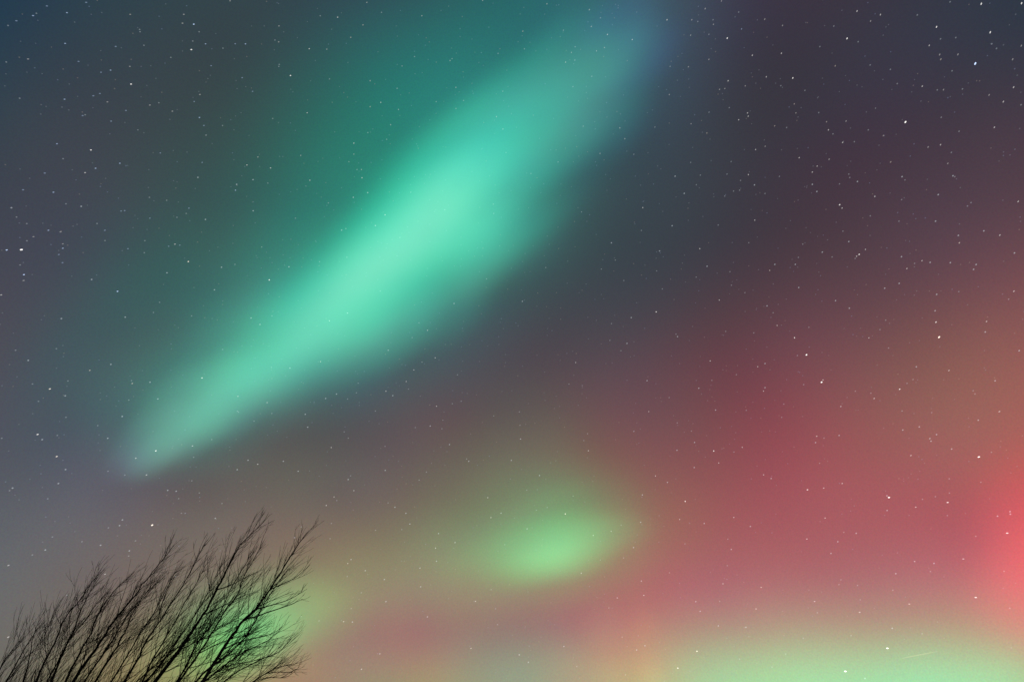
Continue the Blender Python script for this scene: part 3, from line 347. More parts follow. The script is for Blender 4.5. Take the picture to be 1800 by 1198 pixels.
FAINT = [
[-30.021,36.078,2],[-31.654,38.893,2],[-28.225,39.315,2],[-26.892,40.026,2],[-26.193,37.746,2],[-27.651,32.914,2],[-31.768,31.418,2],[-27.749,31.104,2],
[-24.234,29.601,2],[-33.728,27.456,2],[-37.842,26.155,2],[-36.87,29.382,2],[-43.655,32.194,2],[-39.426,34.015,2],[-15.592,41.178,2],[-16.987,40.601,2],
[-14.36,38.692,2],[-17.638,37.865,2],[-21.928,34.167,2],[-5.782,33.007,2],[-15.909,31.338,2],[-23.379,29.248,2],[16.703,38.363,2],[10.393,37.71,2],
[15.12,36.531,2],[25.287,39.998,2],[17.772,42.155,2],[18.41,40.694,2],[19.399,34.658,2],[11.627,31.428,2],[15.699,29.428,2],[1.043,33.315,2],
[23.967,30.626,2],[39.444,34.892,2],[39.654,31.738,2],[41.346,31.434,2],[42.557,29.331,2],[40.006,29.438,2],[39.727,29.178,2],[38.449,30.125,2],
[37.145,30.587,2],[35.349,31.604,2],[25.423,33.652,2],[27.132,33.264,2],[26.931,31.473,2],[29.571,33.629,2],[31.876,33.824,2],[30.345,38.733,2],
[30.549,38.119,2],[37.456,37.008,2],[34.032,37.825,2],[40.917,35.725,2],[38.558,33.218,2],[34.546,29.807,2],[33.416,29.762,2],[36.789,28.289,2],
[36.295,27.208,2],[38.891,24.849,2],[30.407,29.016,2],[29.534,29.823,2],[-33.639,23.913,2],[-38.838,22.817,2],[-35.838,21.069,2],[-36.264,17.869,2],
[-30.611,23.268,2],[-29.73,22.187,2],[-31.789,20.462,2],[-32.289,18.769,2],[-22.745,17.935,2],[-22.078,18.736,2],[-34.263,16.185,2],[-34.403,15.197,2],
[-36.924,14.443,2],[-27.346,15.804,2],[-26.747,15.821,2],[-10.911,25.027,2],[-20.166,26.264,2],[-15.861,24.706,2],[-16.73,24.251,2],[-18.224,22.805,2],
[-17.853,21.822,2],[-19.345,18.975,2],[-18.048,18.332,2],[-10.941,18.956,2],[-13.932,18.035,2],[-9.853,16.106,2],[-5.554,21.293,2],[-7.352,22.741,2],
[-3.803,19.981,2],[-11.736,28.71,2],[-0.061,20.092,2],[22.782,26.222,2],[16.9,25.064,2],[15.873,20.809,2],[15.56,18.849,2],[14.331,20.32,2],
[18.024,23.171,2],[22.38,24.367,2],[0.765,21.839,2],[12.465,26.135,2],[10.983,29.342,2],[13.217,17.861,2],[11.041,17.008,2],[2.392,18.851,2],
[29.288,15.145,2],[25.311,19.645,2],[27.13,19.9,2],[27.79,21.984,2],[36.474,19.181,2],[34.274,17.619,2],[32.714,19.512,2],[31.582,19.508,2],
[33.644,18.768,2],[33.143,18.582,2],[33.162,18.394,2],[38.329,21.504,2],[40.394,23.046,2],[33.794,23.694,2],[29.031,14.142,2],[21.44,17.417,2],
[36.365,12.99,2],[-25.398,9.969,2],[-28.801,11.379,2],[-29.869,12.983,2],[-29.792,13.387,2],[-30.689,11.545,2],[-33.86,10.853,2],[-23.582,14.222,2],
[-23.063,9.647,2],[-6.145,12.073,2],[-7.44,11.527,2],[-7.288,10.142,2],[-6.103,14.189,2],[-12.945,11.968,2],[-11.742,11.195,2],[-10.187,10.599,2],
[-9.913,8.995,2],[-12.303,7.478,2],[-10.03,5.326,2],[-6.62,7.968,2],[-0.926,15.86,2],[-4.707,13.527,2],[-8.51,14.853,2],[-8.905,15.67,2],
[-17.512,13.323,2],[1.263,14.629,2],[9.928,12.996,2],[10.311,10.48,2],[15.732,14.516,2],[19.217,14.029,2],[10.687,14.894,2],[17.503,12.459,2],
[14.294,8.851,2],[14.529,8.157,2],[15.71,7.103,2],[17.674,6.934,2],[10.138,5.882,2],[9.493,5.599,2],[3.989,5.91,2],[1.249,4.827,2],
[31.001,10.307,2],[36.33,12.829,2],[35.58,12.816,2],[24.582,11.617,2],[25.23,12.378,2],[26.604,12.828,2],[28.482,9.876,2],[27.364,6.404,2],
[24.924,3.385,2],[-41.747,39.955,1],[-46.331,39.007,1],[-33.006,48.256,1],[-39.689,46.01,1],[-40.523,46.823,1],[-40.417,46.701,1],[-37.193,46.105,1],
[-48.218,40.666,1],[-41.906,36.593,1],[-36.788,42.868,1],[-35.875,47.8,1],[-35.61,48.573,1],[-24.092,52.968,1],[-28.264,50.238,1],[-27.192,48.735,1],
[-27.183,48.59,1],[-16.989,54.478,1],[-12.238,51.955,1],[-13.619,51.12,1],[-18.011,43.259,1],[-17.043,42.796,1],[-9.126,48.937,1],[-1.784,52.803,1],
[-21.623,48.915,1],[-26.497,44.858,1],[-16.485,45.754,1],[-14.336,45.533,1],[-1.135,50.066,1],[-5.868,49.234,1],[24.202,51.629,1],[25.016,52.483,1],
[23.287,52.736,1],[19.201,50.283,1],[24.594,46.136,1],[22.446,46.257,1],[19.589,42.935,1],[6.728,54.264,1],[7.483,50.168,1],[1.594,53.13,1],
[16.437,46.187,1],[13.746,44.445,1],[27.964,52.318,1],[8.086,53.017,1],[8.374,47.14,1],[23.598,42.211,1],[33.345,41.712,1],[36.258,41.012,1],
[34.847,40.608,1],[38.083,46.919,1],[34.725,47.797,1],[32.148,45.395,1],[38.307,45.113,1],[39.711,44.216,1],[43.963,42.209,1],[45.264,44.022,1],
[44.221,44.444,1],[42.392,41.521,1],[47.296,42.5,1],[47.427,42.094,1],[41.475,37.248,1],[42.58,38.347,1],[47.086,38.133,1],[44.07,40.814,1],
[39.778,43.124,1],[41.833,39.725,1],[30.102,46.365,1],[43.415,46.588,1],[46.083,46.225,1],[36.562,48.644,1],[-28.97,28.76,1],[-31.643,29.155,1],
[-43.109,31.743,1],[-34.911,36.314,1],[-33.537,36.529,1],[-31.699,36.07,1],[-32.327,35.583,1],[-33.902,32.361,1],[-41.642,28.806,1],[-36.951,32.31,1],
[-31.859,28.315,1],[-42.335,31.579,1],[-40.476,33.801,1],[-26.613,33.385,1],[-24.697,35.202,1],[-22.529,30.091,1],[-7.288,40.638,1],[-11.739,38.025,1],
[-11.085,41.742,1],[-19.372,39.771,1],[-22.227,38.021,1],[-25.481,40.098,1],[-13.099,33.478,1],[-9.077,31.196,1],[-9.614,29.934,1],[-19.234,35.056,1],
[-2.605,35.17,1],[-16.726,35.8,1],[-1.978,40.551,1],[22.944,41.369,1],[24.095,40.628,1],[15.588,29.641,1],[3.485,36.083,1],[18.23,33.96,1],
[14.892,33.449,1],[23.594,35.779,1],[21.135,37.683,1],[22.292,39.769,1],[23.222,39.972,1],[10.621,36.274,1],[9.139,35.656,1],[11.274,34.533,1],
[9.688,31.092,1],[21.279,32.796,1],[21.387,33.874,1],[22.332,32.005,1],[20.022,29.253,1],[2.138,43.746,1],[7.519,40.45,1],[13.569,38.394,1],
[19.76,41.143,1],[22.381,28.749,1],[26.054,39.143,1],[20.329,41.805,1],[31.965,32.486,1],[36.083,30.858,1],[27.526,33.726,1],[30.234,33.073,1],
[33.549,38.555,1],[33.539,38.294,1],[41.012,35.622,1],[36.061,34.095,1],[24.346,30.002,1],[26.933,28.316,1],[32.756,27.488,1],[32.148,26.923,1],
[27.714,40.073,1],[31.675,34.696,1],[28.175,34.618,1],[32.567,38.105,1],[41.007,33.42,1],[41.321,33.549,1],[41.048,26.525,1],[38.258,28.023,1],
[36.812,35.486,1],[34.123,35.139,1],[-31.912,23.101,1],[-37.035,14.253,1],[-30.468,16.442,1],[-31.618,16.528,1],[-25.848,16.704,1],[-26.454,15.321,1],
[-38.05,21.356,1],[-35.463,18.33,1],[-33.184,19.509,1],[-31.69,21.698,1],[-35.328,19.643,1],[-37.312,20.311,1],[-37.438,24.064,1],[-39.802,23.257,1],
[-36.001,22.102,1],[-25.121,19.902,1],[-26.122,18.416,1],[-25.114,15.905,1],[-23.334,15.335,1],[-34.72,14.108,1],[-38.576,17.446,1],[-25.916,26.777,1],
[-22.229,21.745,1],[-21.708,26.087,1],[-20.948,22.528,1],[-14.104,25.772,1],[-14.149,24.985,1],[-14.638,16.349,1],[-10.448,16.412,1],[-8.668,22.546,1],
[-6.297,22.563,1],[-5.126,27.075,1],[-3.997,20.162,1],[-14.846,24.405,1],[-12.307,23.656,1],[-14.768,21.757,1],[-14.352,21.289,1],[-4.678,24.894,1],
[-8.508,27.967,1],[-13.771,18.338,1],[10.362,28.788,1],[5.314,26.296,1],[15.746,21.734,1],[14.652,22.492,1],[5.223,17.151,1],[2.987,16.291,1],
[2.065,16.088,1],[6.392,21.589,1],[10.836,22.101,1],[18.119,25.551,1],[20.257,25.722,1],[18.946,19.741,1],[0.677,24.077,1],[0.722,22.967,1],
[14.234,24.581,1],[6.755,22.135,1],[20.519,22.835,1],[1.275,17.693,1],[30.172,22.529,1],[36.817,21.186,1],[36.857,20.951,1],[33.248,14.735,1],
[32.332,14.635,1],[31.481,14.576,1],[23.582,22.885,1],[23.196,21.906,1],[25.492,26.374,1],[32.827,22.69,1],[33.799,20.32,1],[33.303,22.866,1],
[35.319,15.124,1],[36.546,16.932,1],[33.522,15.674,1],[29.123,22.893,1],[25.999,19.876,1],[32.34,25.471,1],[-30.523,12.743,1],[-33.701,11.719,1],
[-28.585,12.085,1],[-28.754,11.026,1],[-31.787,8.182,1],[-34.494,10.454,1],[-26.022,14.314,1],[-25.758,14.344,1],[-0.599,13.405,1],[-9.139,14.4,1],
[-11.255,14.254,1],[-11.872,9.574,1],[-13.09,10.71,1],[-12.51,8.418,1],[-17.12,14.16,1],[-16.145,7.728,1],[-14.782,7.48,1],[-14.828,14.576,1],
[-14.771,13.427,1],[-1.675,10.007,1],[-1.134,7.466,1],[-1.304,8.607,1],[16.875,4.828,1],[17.017,11.302,1],[17.367,13.227,1],[9.061,12.24,1],
[9.076,14.743,1],[8.521,3.928,1],[4.916,4.528,1],[14.023,13.084,1],[16.068,8.799,1],[7.617,8.596,1],[8.475,6.505,1],[12.554,11.005,1],
[32.691,13.285,1],[30.642,9.81,1],[24.845,9.769,1],[24.638,9.455,1],[24.667,6.081,1],[21.489,6.047,1],[33.953,11.732,1],[34.869,9.381,1],
[34.487,7.148,1],[25.788,12.986,1],[29.084,5.965,1],[20.108,5.071,1],[19.024,4.251,1],[22.782,7.679,1],[28.018,8.82,1],[25.842,9.306,1]]
SDIST = 50000.
PX = SDIST / 1200.
def star_mat(name, col, strength):
    M = NT(name); e = M.n('ShaderNodeEmission'); t = M.n('ShaderNodeBsdfTransparent'); a = M.n('ShaderNodeAddShader')
    e.inputs[0].default_value = (*col, 1); e.inputs[1].default_value = strength
    M.l(e.outputs[0], a.inputs[0]); M.l(t.outputs[0], a.inputs[1]); M.l(a.outputs[0], M.out.inputs[0])
    M.m.cycles.emission_sampling = 'NONE'
    return M.m
TINT = {0: (1, .97, .92), 1: (.62, .8, 1.15), 2: (1, .88, .74)}
STR = {5: .6, 4: .36, 3: .18, 2: .1, 1: .06}
RAD = {5: 1.08, 4: .86, 3: .8, 2: .85, 1: .85}
smats = {(c, k): star_mat('starlight', TINT[k], STR[c]) for c in STR for k in TINT}
def ball(n, m):
    vs, fs = [(0, 0, 1)], []
    for j in range(1, n):
        for i in range(m):
            th, ph = math.pi * j / n, 2 * math.pi * i / m
            vs.append((math.sin(th) * math.cos(ph), math.sin(th) * math.sin(ph), math.cos(th)))
    vs.append((0, 0, -1)); L = len(vs) - 1
    for i in range(m):
        fs.append((0, 1 + i, 1 + (i + 1) % m)); fs.append((L, L - m + (i + 1) % m, L - m + i))
        for j in range(n - 2):
            a, b = 1 + j * m + i, 1 + j * m + (i + 1) % m
            fs.append((a, a + m, b + m, b))
    return vs, fs
BV, BF = ball(6, 10)
smesh = {}
for k, m in smats.items():
    me = bpy.data.meshes.new('star'); me.from_pydata(BV, [], BF); me.materials.append(m); smesh[k] = me
WHERE = {'band': 'the teal green glow of the long aurora band', 'slate': 'the slate-blue sky above the long green band', 'grey': 'the grey-blue sky off the lower tip of the green band',
 'violet': 'the darkest violet-grey sky', 'teal': 'the dark teal sky around the top of the green band', 'maroon': 'the dusky maroon sky', 'low': 'the pale lowest sky',
 'rose': 'the rose-red glow', 'patch': 'the olive-brown sky around the small green patch', 'brown': 'the grey-brown sky below the green band'}
ADJ = {5: 'brightest', 4: 'bright', 3: 'clear', 2: 'faint'}
def frame_at(d, tilt):
    right = d.cross(Vector((0, 0, 1))).normalized(); up = right.cross(d)
    a = R(tilt); x = right * math.cos(a) + up * math.sin(a); y = d.cross(x)
    return Matrix((x, y, d)).transposed().to_4x4()
for az, alt, cl, blue, el, tilt, where in STARS:
    d = sky_dir(az, alt); r = RAD[cl] * PX * random.uniform(.93, 1.07)
    k = 1 if blue else (2 if random.random() < .1 else 0)
    o = bpy.data.objects.new('star', smesh[(cl, k)]); C.objects.link(o)
    o.matrix_world = Matrix.Translation(d * SDIST + EYE) @ frame_at(d, tilt) @ Matrix.Diagonal((r * el * 1.08, r / el ** .4, r, 1))
    if where in WHERE: tag(o, '%s point-like star in %s' % (ADJ[cl], WHERE[where]), 'star', '%s stars in %s' % (ADJ[cl], WHERE[where]))
    else: tag(o, where, 'star', 'the brightest stars')
def make_faint():
    vs, fs, mi = [], [], []
    mats = [star_mat('faint_starlight', (.85, .95, 1), .13), star_mat('faint_starlight', (.85, .95, 1), .07), star_mat('faint_starlight', (.8, .9, 1), .03),
            star_mat('faint_starlight', (.5, .65, 1), .045), star_mat('faint_starlight', (1, .8, .6), .035)]
    ov = [(1, 0, 0), (-1, 0, 0), (0, 1, 0), (0, -1, 0), (.7, .7, 0), (-.7, .7, 0), (-.7, -.7, 0), (.7, -.7, 0), (0, 0, .6), (0, 0, -.6)]
    ring = [0, 4, 2, 5, 1, 6, 3, 7]
    def add(d, r, el, tilt, m):
        F = frame_at(d, tilt).to_3x3(); b = len(vs); p = d * SDIST
        for q in ov: vs.append(p + F @ Vector((q[0] * r * el, q[1] * r, q[2] * r)))
        for i in range(8):
            a, c = b + ring[i], b + ring[(i + 1) % 8]
            fs.append((a, c, b + 8)); fs.append((c, a, b + 9)); mi.extend((m, m))
    for az, alt, cl in FAINT:
        add(sky_dir(az, alt), PX * (.95 if cl == 2 else .9), 1.25, 35, 0 if cl == 2 else 1)
    n = 0
    while n < 8500:
        z = random.random(); az = random.uniform(-180, 180)
        alt = math.degrees(math.asin(z))
        if alt < 2 or random.random() > min(1, .35 + alt / 45): continue
        n += 1
        u = random.random()
        add(sky_dir(az, alt), PX * random.uniform(.7, .9) * (1.1 if u > .95 else 1), 1.2, 35, random.choice((2, 2, 3, 4, 2)) if u < .97 else 1)
    o = link('star_dust', vs, fs, None)
    for m in mats: o.data.materials.append(m)
    o.data.polygons.foreach_set('material_index', mi)
    o.location = EYE
    tag(o, 'countless very faint stars scattered over the whole sky', 'faint stars', kind='stuff')
make_faint()

# ---------------------------------------------------------------- a meteor's thin streak low in the sky
MET = [[27.484,4.528],[29.764,4.86]]
def make_meteor():
    a, b = (sky_dir(*q) * 40000 for q in MET)
    d = (b - a).normalized(); n = a.normalized(); s = d.cross(n)
    vs, fs = [], []; N = 14
    for i in range(N + 1):
        t = i / N; p = a.lerp(b, t); r = 40000 / 1200 * (.55 * math.sin(math.pi * min(1, max(0, .12 + .85 * t))) + .06)
        for k in range(6):
            an = 2 * math.pi * k / 6; vs.append(p + (s * math.cos(an) + n * math.sin(an)) * r)
    for i in range(N):
        for k in range(6): fs.append((i * 6 + k, i * 6 + (k + 1) % 6, i * 6 + 6 + (k + 1) % 6, i * 6 + 6 + k))
    fs.append(tuple(range(6))); fs.append(tuple(N * 6 + k for k in range(6)))
    o = link('meteor_streak', vs, fs, star_mat('meteor_glow', (1, .75, .45), .06)); o.location = EYE
    tag(o, 'thin short orange streak of light above the pale green low glow', 'meteor')
make_meteor()

# ---------------------------------------------------------------- the bare tree, 12 m away, leaning with the wind
STEMS = [
[0.0283,0.0054,[[-4.691,11.544,2.301],[-4.54,11.688,2.765],[-4.396,11.702,3.04],[-4.229,11.567,3.207],[-4.053,11.48,3.33],[-3.918,11.569,3.638],[-3.785,11.703,4.041],[-3.7,11.687,4.185],[-3.542,11.543,4.394],[-3.361,11.483,4.625]]],
[0.0314,0.0047,[[-5.639,12.02,2.33],[-5.33,11.927,2.772],[-5.106,11.794,3.094],[-5.014,11.817,3.294],[-4.936,11.961,3.707],[-4.885,12.016,3.956],[-4.726,11.901,4.28],[-4.614,11.785,4.405],[-4.422,11.838,4.679],[-4.28,11.982,4.957]]],
[0.0177,0.004,[[-5.312,12.135,2.336],[-5.069,12.086,2.746],[-4.984,12.204,3.032],[-4.858,12.317,3.447],[-4.683,12.258,3.685],[-4.588,12.114,3.947],[-4.435,12.096,4.304],[-4.41,12.23,4.58]]],
[0.028,0.004,[[-6.986,12.115,2.335],[-6.773,11.989,2.654],[-6.68,12.026,2.883],[-6.643,12.171,3.229],[-6.504,12.212,3.504],[-6.326,12.089,3.665],[-6.129,11.982,3.94],[-5.994,12.048,4.236],[-5.893,12.19,4.62]]],
[0.0196,0.0041,[[-6.729,12.29,2.346],[-6.662,12.416,2.708],[-6.603,12.519,3.051],[-6.52,12.447,3.221],[-6.412,12.306,3.427],[-6.226,12.303,3.748],[-6.047,12.441,4.078]]],
[0.019,0.004,[[-6.158,12.088,2.334],[-5.971,11.945,2.625],[-5.849,11.883,2.952],[-5.764,11.992,3.249],[-5.675,12.113,3.624],[-5.502,12.068,3.985],[-5.338,11.923,4.285],[-5.28,11.891,4.517]]],
[0.0165,0.0041,[[-6.043,12.446,2.355],[-6.019,12.589,2.724],[-5.849,12.601,3.169],[-5.662,12.465,3.562],[-5.481,12.38,3.903],[-5.362,12.471,4.468]]],
[0.0179,0.0041,[[-7.609,12.185,2.34],[-7.612,12.236,2.633],[-7.636,12.381,2.921],[-7.606,12.407,3.306],[-7.369,12.277,3.605],[-7.204,12.18,3.866],[-7.125,12.259,4.051]]],
[0.0201,0.0042,[[-7.743,12.797,2.377],[-7.699,12.794,2.769],[-7.542,12.654,3.13],[-7.468,12.581,3.487],[-7.47,12.682,3.796],[-7.458,12.81,4.033]]],
[0.02,0.0042,[[-7.405,12.628,2.366],[-7.364,12.72,2.824],[-7.214,12.636,3.11],[-7.101,12.499,3.456],[-6.921,12.51,3.832],[-6.76,12.652,4.081]]],
[0.0144,0.0034,[[-8.589,12.92,2.384],[-8.468,12.825,2.613],[-8.299,12.693,2.91],[-8.215,12.718,3.183],[-8.244,12.863,3.331]]],
[0.0129,0.0034,[[-8.35,13.013,2.39],[-8.301,12.888,2.715],[-8.375,12.928,3.08],[-8.462,13.073,3.426]]],
[0.0128,0.0034,[[-8.827,12.987,2.284],[-8.699,12.843,2.605],[-8.576,12.783,2.848],[-8.532,12.894,3.076]]],
[0.0166,0.0042,[[-7.137,12.628,2.265],[-7.023,12.72,2.657],[-6.828,12.636,2.957],[-6.629,12.499,3.346],[-6.429,12.51,3.671],[-6.34,12.652,4.032]]],
[0.0153,0.0043,[[-6.839,12.987,2.388],[-6.594,12.843,2.8],[-6.43,12.783,3.2],[-6.322,12.894,3.543],[-6.248,13.014,4.051],[-6.082,12.967,4.396]]],
[0.0159,0.0042,[[-5.699,12.797,2.232],[-5.516,12.794,2.663],[-5.344,12.654,3.004],[-5.063,12.581,3.403],[-4.993,12.682,3.844],[-4.855,12.81,4.312],[-4.809,12.776,4.559]]],
[0.0181,0.0041,[[-5.272,12.446,2.239],[-5.075,12.589,2.56],[-4.792,12.601,2.777],[-4.508,12.465,3.027],[-4.325,12.38,3.329],[-4.24,12.471,3.665],[-4.115,12.604,3.974],[-4.01,12.585,4.166]]],
[0.014,0.0031,[[-4.989,11.895,2.187],[-4.652,11.896,2.466],[-4.292,11.756,2.698],[-4.021,11.681,2.814],[-3.849,11.78,2.932],[-3.693,11.909,3.134]]],
[0.0149,0.0031,[[-4.533,12.02,2.114],[-4.095,11.927,2.308],[-3.845,11.794,2.435],[-3.655,11.817,2.525],[-3.35,11.961,2.61]]],
[0.0144,0.0034,[[-6.329,12.92,2.238],[-6.002,12.825,2.621],[-5.713,12.693,3.053],[-5.488,12.718,3.517],[-5.374,12.863,4.122],[-5.262,12.915,4.487]]],
[0.0134,0.0034,[[-7.851,12.797,2.274],[-7.741,12.794,2.663],[-7.545,12.654,3.049],[-7.344,12.581,3.312],[-7.291,12.682,3.605],[-7.183,12.81,3.866]]],
[0.0138,0.0035,[[-5.205,13.033,2.158],[-4.776,12.986,2.502],[-4.419,13.106,2.734],[-4.13,13.217,2.881],[-3.927,13.156,3.106]]],
[0.013,0.0035,[[-6.578,13.033,2.244],[-6.25,12.986,2.546],[-5.904,13.106,2.916],[-5.513,13.217,3.207],[-5.018,13.156,3.39],[-4.612,13.013,3.658]]]]   # base radius, end radius, points (metres)
LIMBS = [
[0.013,0.0027,[[-4.221,11.55,3.197],[-4.057,11.55,3.23],[-3.922,11.55,3.281],[-3.716,11.55,3.349],[-3.545,11.55,3.409],[-3.358,11.55,3.495]]],
[0.01,0.0023,[[-4.095,11.6,3.348],[-3.834,11.6,3.417],[-3.574,11.6,3.503],[-3.323,11.6,3.661]]],
[0.0094,0.0024,[[-4.031,11.9,3.696],[-3.847,11.9,3.787],[-3.627,11.9,3.897],[-3.419,11.9,4.1]]],
[0.0102,0.0024,[[-5.049,11.9,3.306],[-4.897,11.9,3.376],[-4.686,11.9,3.482],[-4.431,11.9,3.615],[-4.204,11.9,3.66]]],
[0.0102,0.0024,[[-4.911,11.9,3.696],[-4.698,11.9,3.769],[-4.484,11.9,3.887],[-4.223,11.9,4.026]]],
[0.01,0.0023,[[-4.526,11.65,2.761],[-4.289,11.65,2.868],[-4.034,11.65,2.934],[-3.776,11.65,3.0],[-3.601,11.65,3.134]]],
[0.0093,0.0023,[[-4.754,11.7,2.31],[-4.416,11.7,2.532],[-4.075,11.7,2.596],[-3.738,11.7,2.693],[-3.535,11.7,2.816]]],
[0.0089,0.0024,[[-5.117,12.2,2.757],[-4.816,12.2,2.91],[-4.509,12.2,3.014],[-4.196,12.2,3.101],[-3.985,12.2,3.242]]],
[0.0079,0.0024,[[-5.363,12.0,2.779],[-5.068,12.0,2.931],[-4.723,12.0,3.042],[-4.428,12.0,3.189]]],
[0.0071,0.002,[[-3.912,12.0,2.45],[-3.7,12.0,2.474],[-3.501,12.0,2.474],[-3.37,12.0,2.556]]],
[0.0071,0.002,[[-4.12,12.0,2.312],[-3.866,12.0,2.393],[-3.596,12.0,2.393],[-3.432,12.0,2.49]]]]
def bark():
    M = NT('dark_bark'); b = M.n('ShaderNodeBsdfPrincipled'); M.l(b.outputs[0], M.out.inputs[0])
    b.inputs['Roughness'].default_value = .85; b.inputs['Specular IOR Level'].default_value = .2
    tc = M.n('ShaderNodeTexCoord'); nz = M.n('ShaderNodeTexNoise'); nz.inputs['Scale'].default_value = 25; nz.inputs['Detail'].default_value = 5
    M.l(tc.outputs['Object'], nz.inputs['Vector'])
    cr = M.n('ShaderNodeValToRGB'); cr.color_ramp.elements[0].color = (.045, .038, .024, 1); cr.color_ramp.elements[1].color = (.12, .1, .065, 1)
    cr.color_ramp.elements[0].position = .35; cr.color_ramp.elements[1].position = .7
    M.l(nz.outputs['Fac'], cr.inputs[0]); M.l(cr.outputs[0], b.inputs['Base Color'])
    bp = M.n('ShaderNodeBump'); bp.inputs['Strength'].default_value = .5; bp.inputs['Distance'].default_value = .01
    M.l(nz.outputs['Fac'], bp.inputs['Height']); M.l(bp.outputs[0], b.inputs['Normal'])
    return M.m
BARK = bark()
class Tubes:
    def __init__(s): s.v, s.f = [], []
    def add(s, pts, rads, n=5):
        b = len(s.v); N = len(pts)
        ref = Vector((0, 1, .2)).normalized()
        for i, p in enumerate(pts):
            t = (pts[min(i + 1, N - 1)] - pts[max(i - 1, 0)]).normalized()
            x = t.cross(ref)
            if x.length < 1e-4: x = t.cross(Vector((1, 0, 0)))
            x.normalize(); y = t.cross(x)
            for k in range(n):
                a = 2 * math.pi * k / n
                s.v.append(p + (x * math.cos(a) + y * math.sin(a)) * rads[i])
        for i in range(N - 1):
            for k in range(n):
                k2 = (k + 1) % n
                s.f.append((b + i * n + k, b + i * n + k2, b + (i + 1) * n + k2, b + (i + 1) * n + k))
        s.f.append(tuple(b + k for k in range(n))[::-1]); s.f.append(tuple(b + (N - 1) * n + k for k in range(n)))
def catmull(P, sub=4):
    out = []
    for i in range(len(P) - 1):
        a, b, c, d = P[max(i - 1, 0)], P[i], P[i + 1], P[min(i + 2, len(P) - 1)]
        for k in range(sub):
            t = k / sub
            out.append(.5 * ((2 * b) + (c - a) * t + (2 * a - 5 * b + 4 * c - d) * t * t + (3 * b - a - 3 * c + d) * t ** 3))
    out.append(P[-1]); return out
WIND = Vector((.50, -.02, .78)).normalized()
def perp(t):
    while True:
        r = Vector((random.gauss(0, 1), random.gauss(0, .75), random.gauss(0, 1))); r -= t * r.dot(t)
        if r.length > .2: return r.normalized()
def twig(T, p, d, L, r, level):
    n = (8, 5, 3)[level]
    pts = [p.copy()]; q = p.copy(); dd = d.copy()
    bend = random.uniform(.04, .15)
    wob = perp(d) * random.uniform(-.03, .03)
    for i in range(n):
        q = q + dd * (L / n); pts.append(q.copy())
        dd = (dd + (WIND - dd) * bend + wob + Vector((random.gauss(0, .01), random.gauss(0, .015), random.gauss(0, .01)))).normalized()
    rads = [max(r * (1 - .62 * i / n), .0018) for i in range(n)] + [.0013]
    T.add(pts, rads, (4, 3, 3)[level])
    if level < 2:
        m = int(L * (6.0, 1.6)[level] * random.uniform(.6, 1.3) + random.random())
        for j in range(m):
            f = random.uniform(.08, .85); i = min(int(f * n), n - 1); a = pts[i].lerp(pts[i + 1], f * n - i)
            t = (pts[i + 1] - pts[i]).normalized(); ang = R(random.uniform(12, 32))
            cd = (t * math.cos(ang) + perp(t) * math.sin(ang)).normalized()
            twig(T, a, cd, L * random.uniform(.4, .85) * (1.1 - .5 * f), max(rads[i] * .7, .0021), level + 1)
def grow(T, pts, rads, dens, Lmax, f0=0.0):
    seg = [(pts[i + 1] - pts[i]).length for i in range(len(pts) - 1)]; tot = sum(seg)
    n = int(tot * dens)
    for j in range(n):
        s = (f0 + (1 - f0) * (j + random.random()) / n) * tot; i = 0
        while i < len(seg) - 1 and s > seg[i]: s -= seg[i]; i += 1
        a = pts[i].lerp(pts[i + 1], min(1, s / seg[i])); t = (pts[i + 1] - pts[i]).normalized()
        fr = (j + .5) / n
        ang = R(random.uniform(10, 44)); cd = (t * math.cos(ang) + perp(t) * math.sin(ang)).normalized()
        L = Lmax * (1 - .62 * fr) * random.uniform(.4, 1.1)
        twig(T, a, cd, L, max(.0032, min(rads[i] * .5, .0068) * random.uniform(.5, 1)), 0)
root = bpy.data.objects.new('bare_tree', None); C.objects.link(root)
BASE = Vector((-8.4, 12.4, 0)); root.location = BASE
tag(root, 'leafless wind-swept tree with dense fine twigs, dark against the green glow', 'tree')
def rel(vs): return [v - BASE for v in vs]
tr = Tubes()
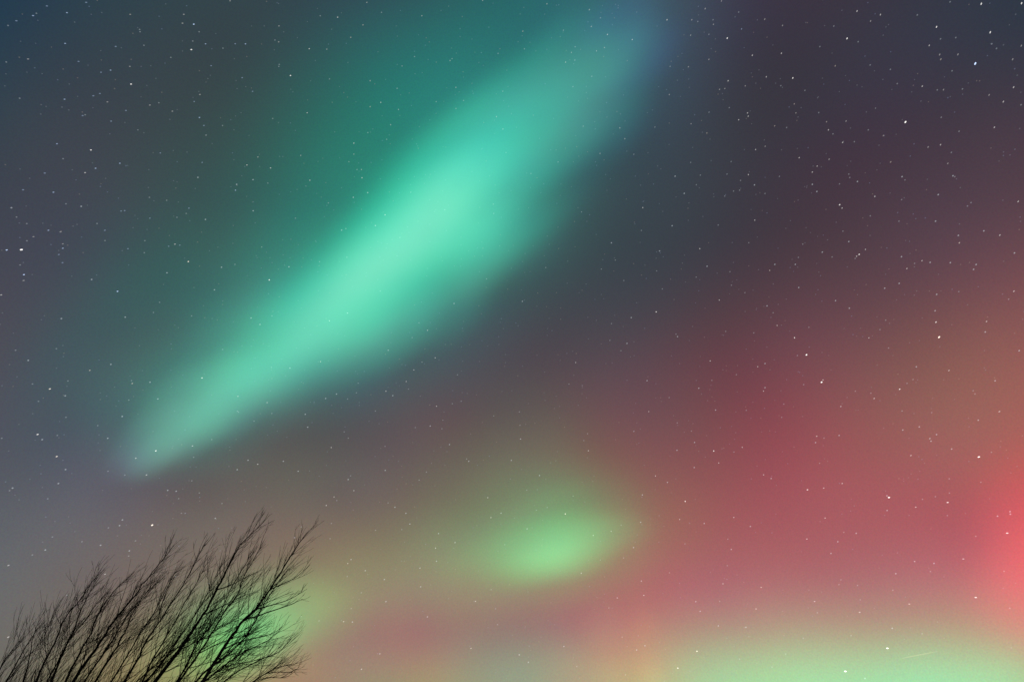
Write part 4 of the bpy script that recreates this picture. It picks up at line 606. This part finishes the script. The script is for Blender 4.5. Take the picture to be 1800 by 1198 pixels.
tp = [BASE + Vector(q) for q in ((-.1, 0, -.15), (-.06, 0, .1), (.02, .02, .4), (.1, 0, .75), (.16, .02, 1.0))]
tr.add(catmull(tp, 3), [.34, .31, .27, .25, .235, .22, .21, .205, .2, .2, .2, .2, .19][:13], 12)
link('trunk', rel(tr.v), tr.f, BARK, root, True)
HEAD = BASE + Vector((.14, .02, .9))
for si, (r0, r1, P) in enumerate(STEMS):
    P = [Vector(p) for p in P]
    # the limb below the frame: out of the trunk's head and up into the first point seen
    t0 = (P[1] - P[0]).normalized()
    k = (P[0] - HEAD).length
    low = []
    A, B, Cc, D = HEAD, HEAD + Vector(((P[0].x - HEAD.x) * .5, (P[0].y - HEAD.y) * .3, .12)), P[0] - t0 * k * .35, P[0]
    for i in range(9):
        t = i / 9; low.append(A * (1 - t) ** 3 + B * 3 * t * (1 - t) ** 2 + Cc * 3 * t * t * (1 - t) + D * t ** 3)
    up = catmull(P, 4)[:-2]
    for i in range(2, len(up) - 1): up[i] += Vector((random.gauss(0, .003), random.gauss(0, .008), random.gauss(0, .003)))
    pts = low + up
    nl, nu = len(low), len(up)
    rads = [r0 * (1.5 - .5 * i / nl) for i in range(nl)] + [r0 + (r1 - r0) * (i / (nu - 1)) ** .8 for i in range(nu)]
    st = Tubes(); st.add(pts, rads, 8)
    b = link('branch', rel(st.v), st.f, BARK, root, True)
    T = Tubes()
    grow(T, up, rads[nl:], 14, 1.05)
    grow(T, low[4:] + [up[0]], rads[4:nl + 1], 13, 1.15)
    for j in range(5):
        twig(T, up[-1 - j % 3], (WIND + perp(WIND) * random.uniform(.03, .28)).normalized(), random.uniform(.1, .24), .0032, 1)
    o = link('twig_spray', T.v, T.f, BARK, b); o.location = -BASE
for r0, r1, P in LIMBS:
    up = catmull([Vector(p) for p in P], 4)
    rads = [r0 + (r1 - r0) * i / (len(up) - 1) for i in range(len(up))]
    st = Tubes(); st.add(up, rads, 6)
    b = link('branch', rel(st.v), st.f, BARK, root, True)
    T = Tubes(); grow(T, up, rads, 8.5, .5)
    o = link('twig_spray', T.v, T.f, BARK, b); o.location = -BASE
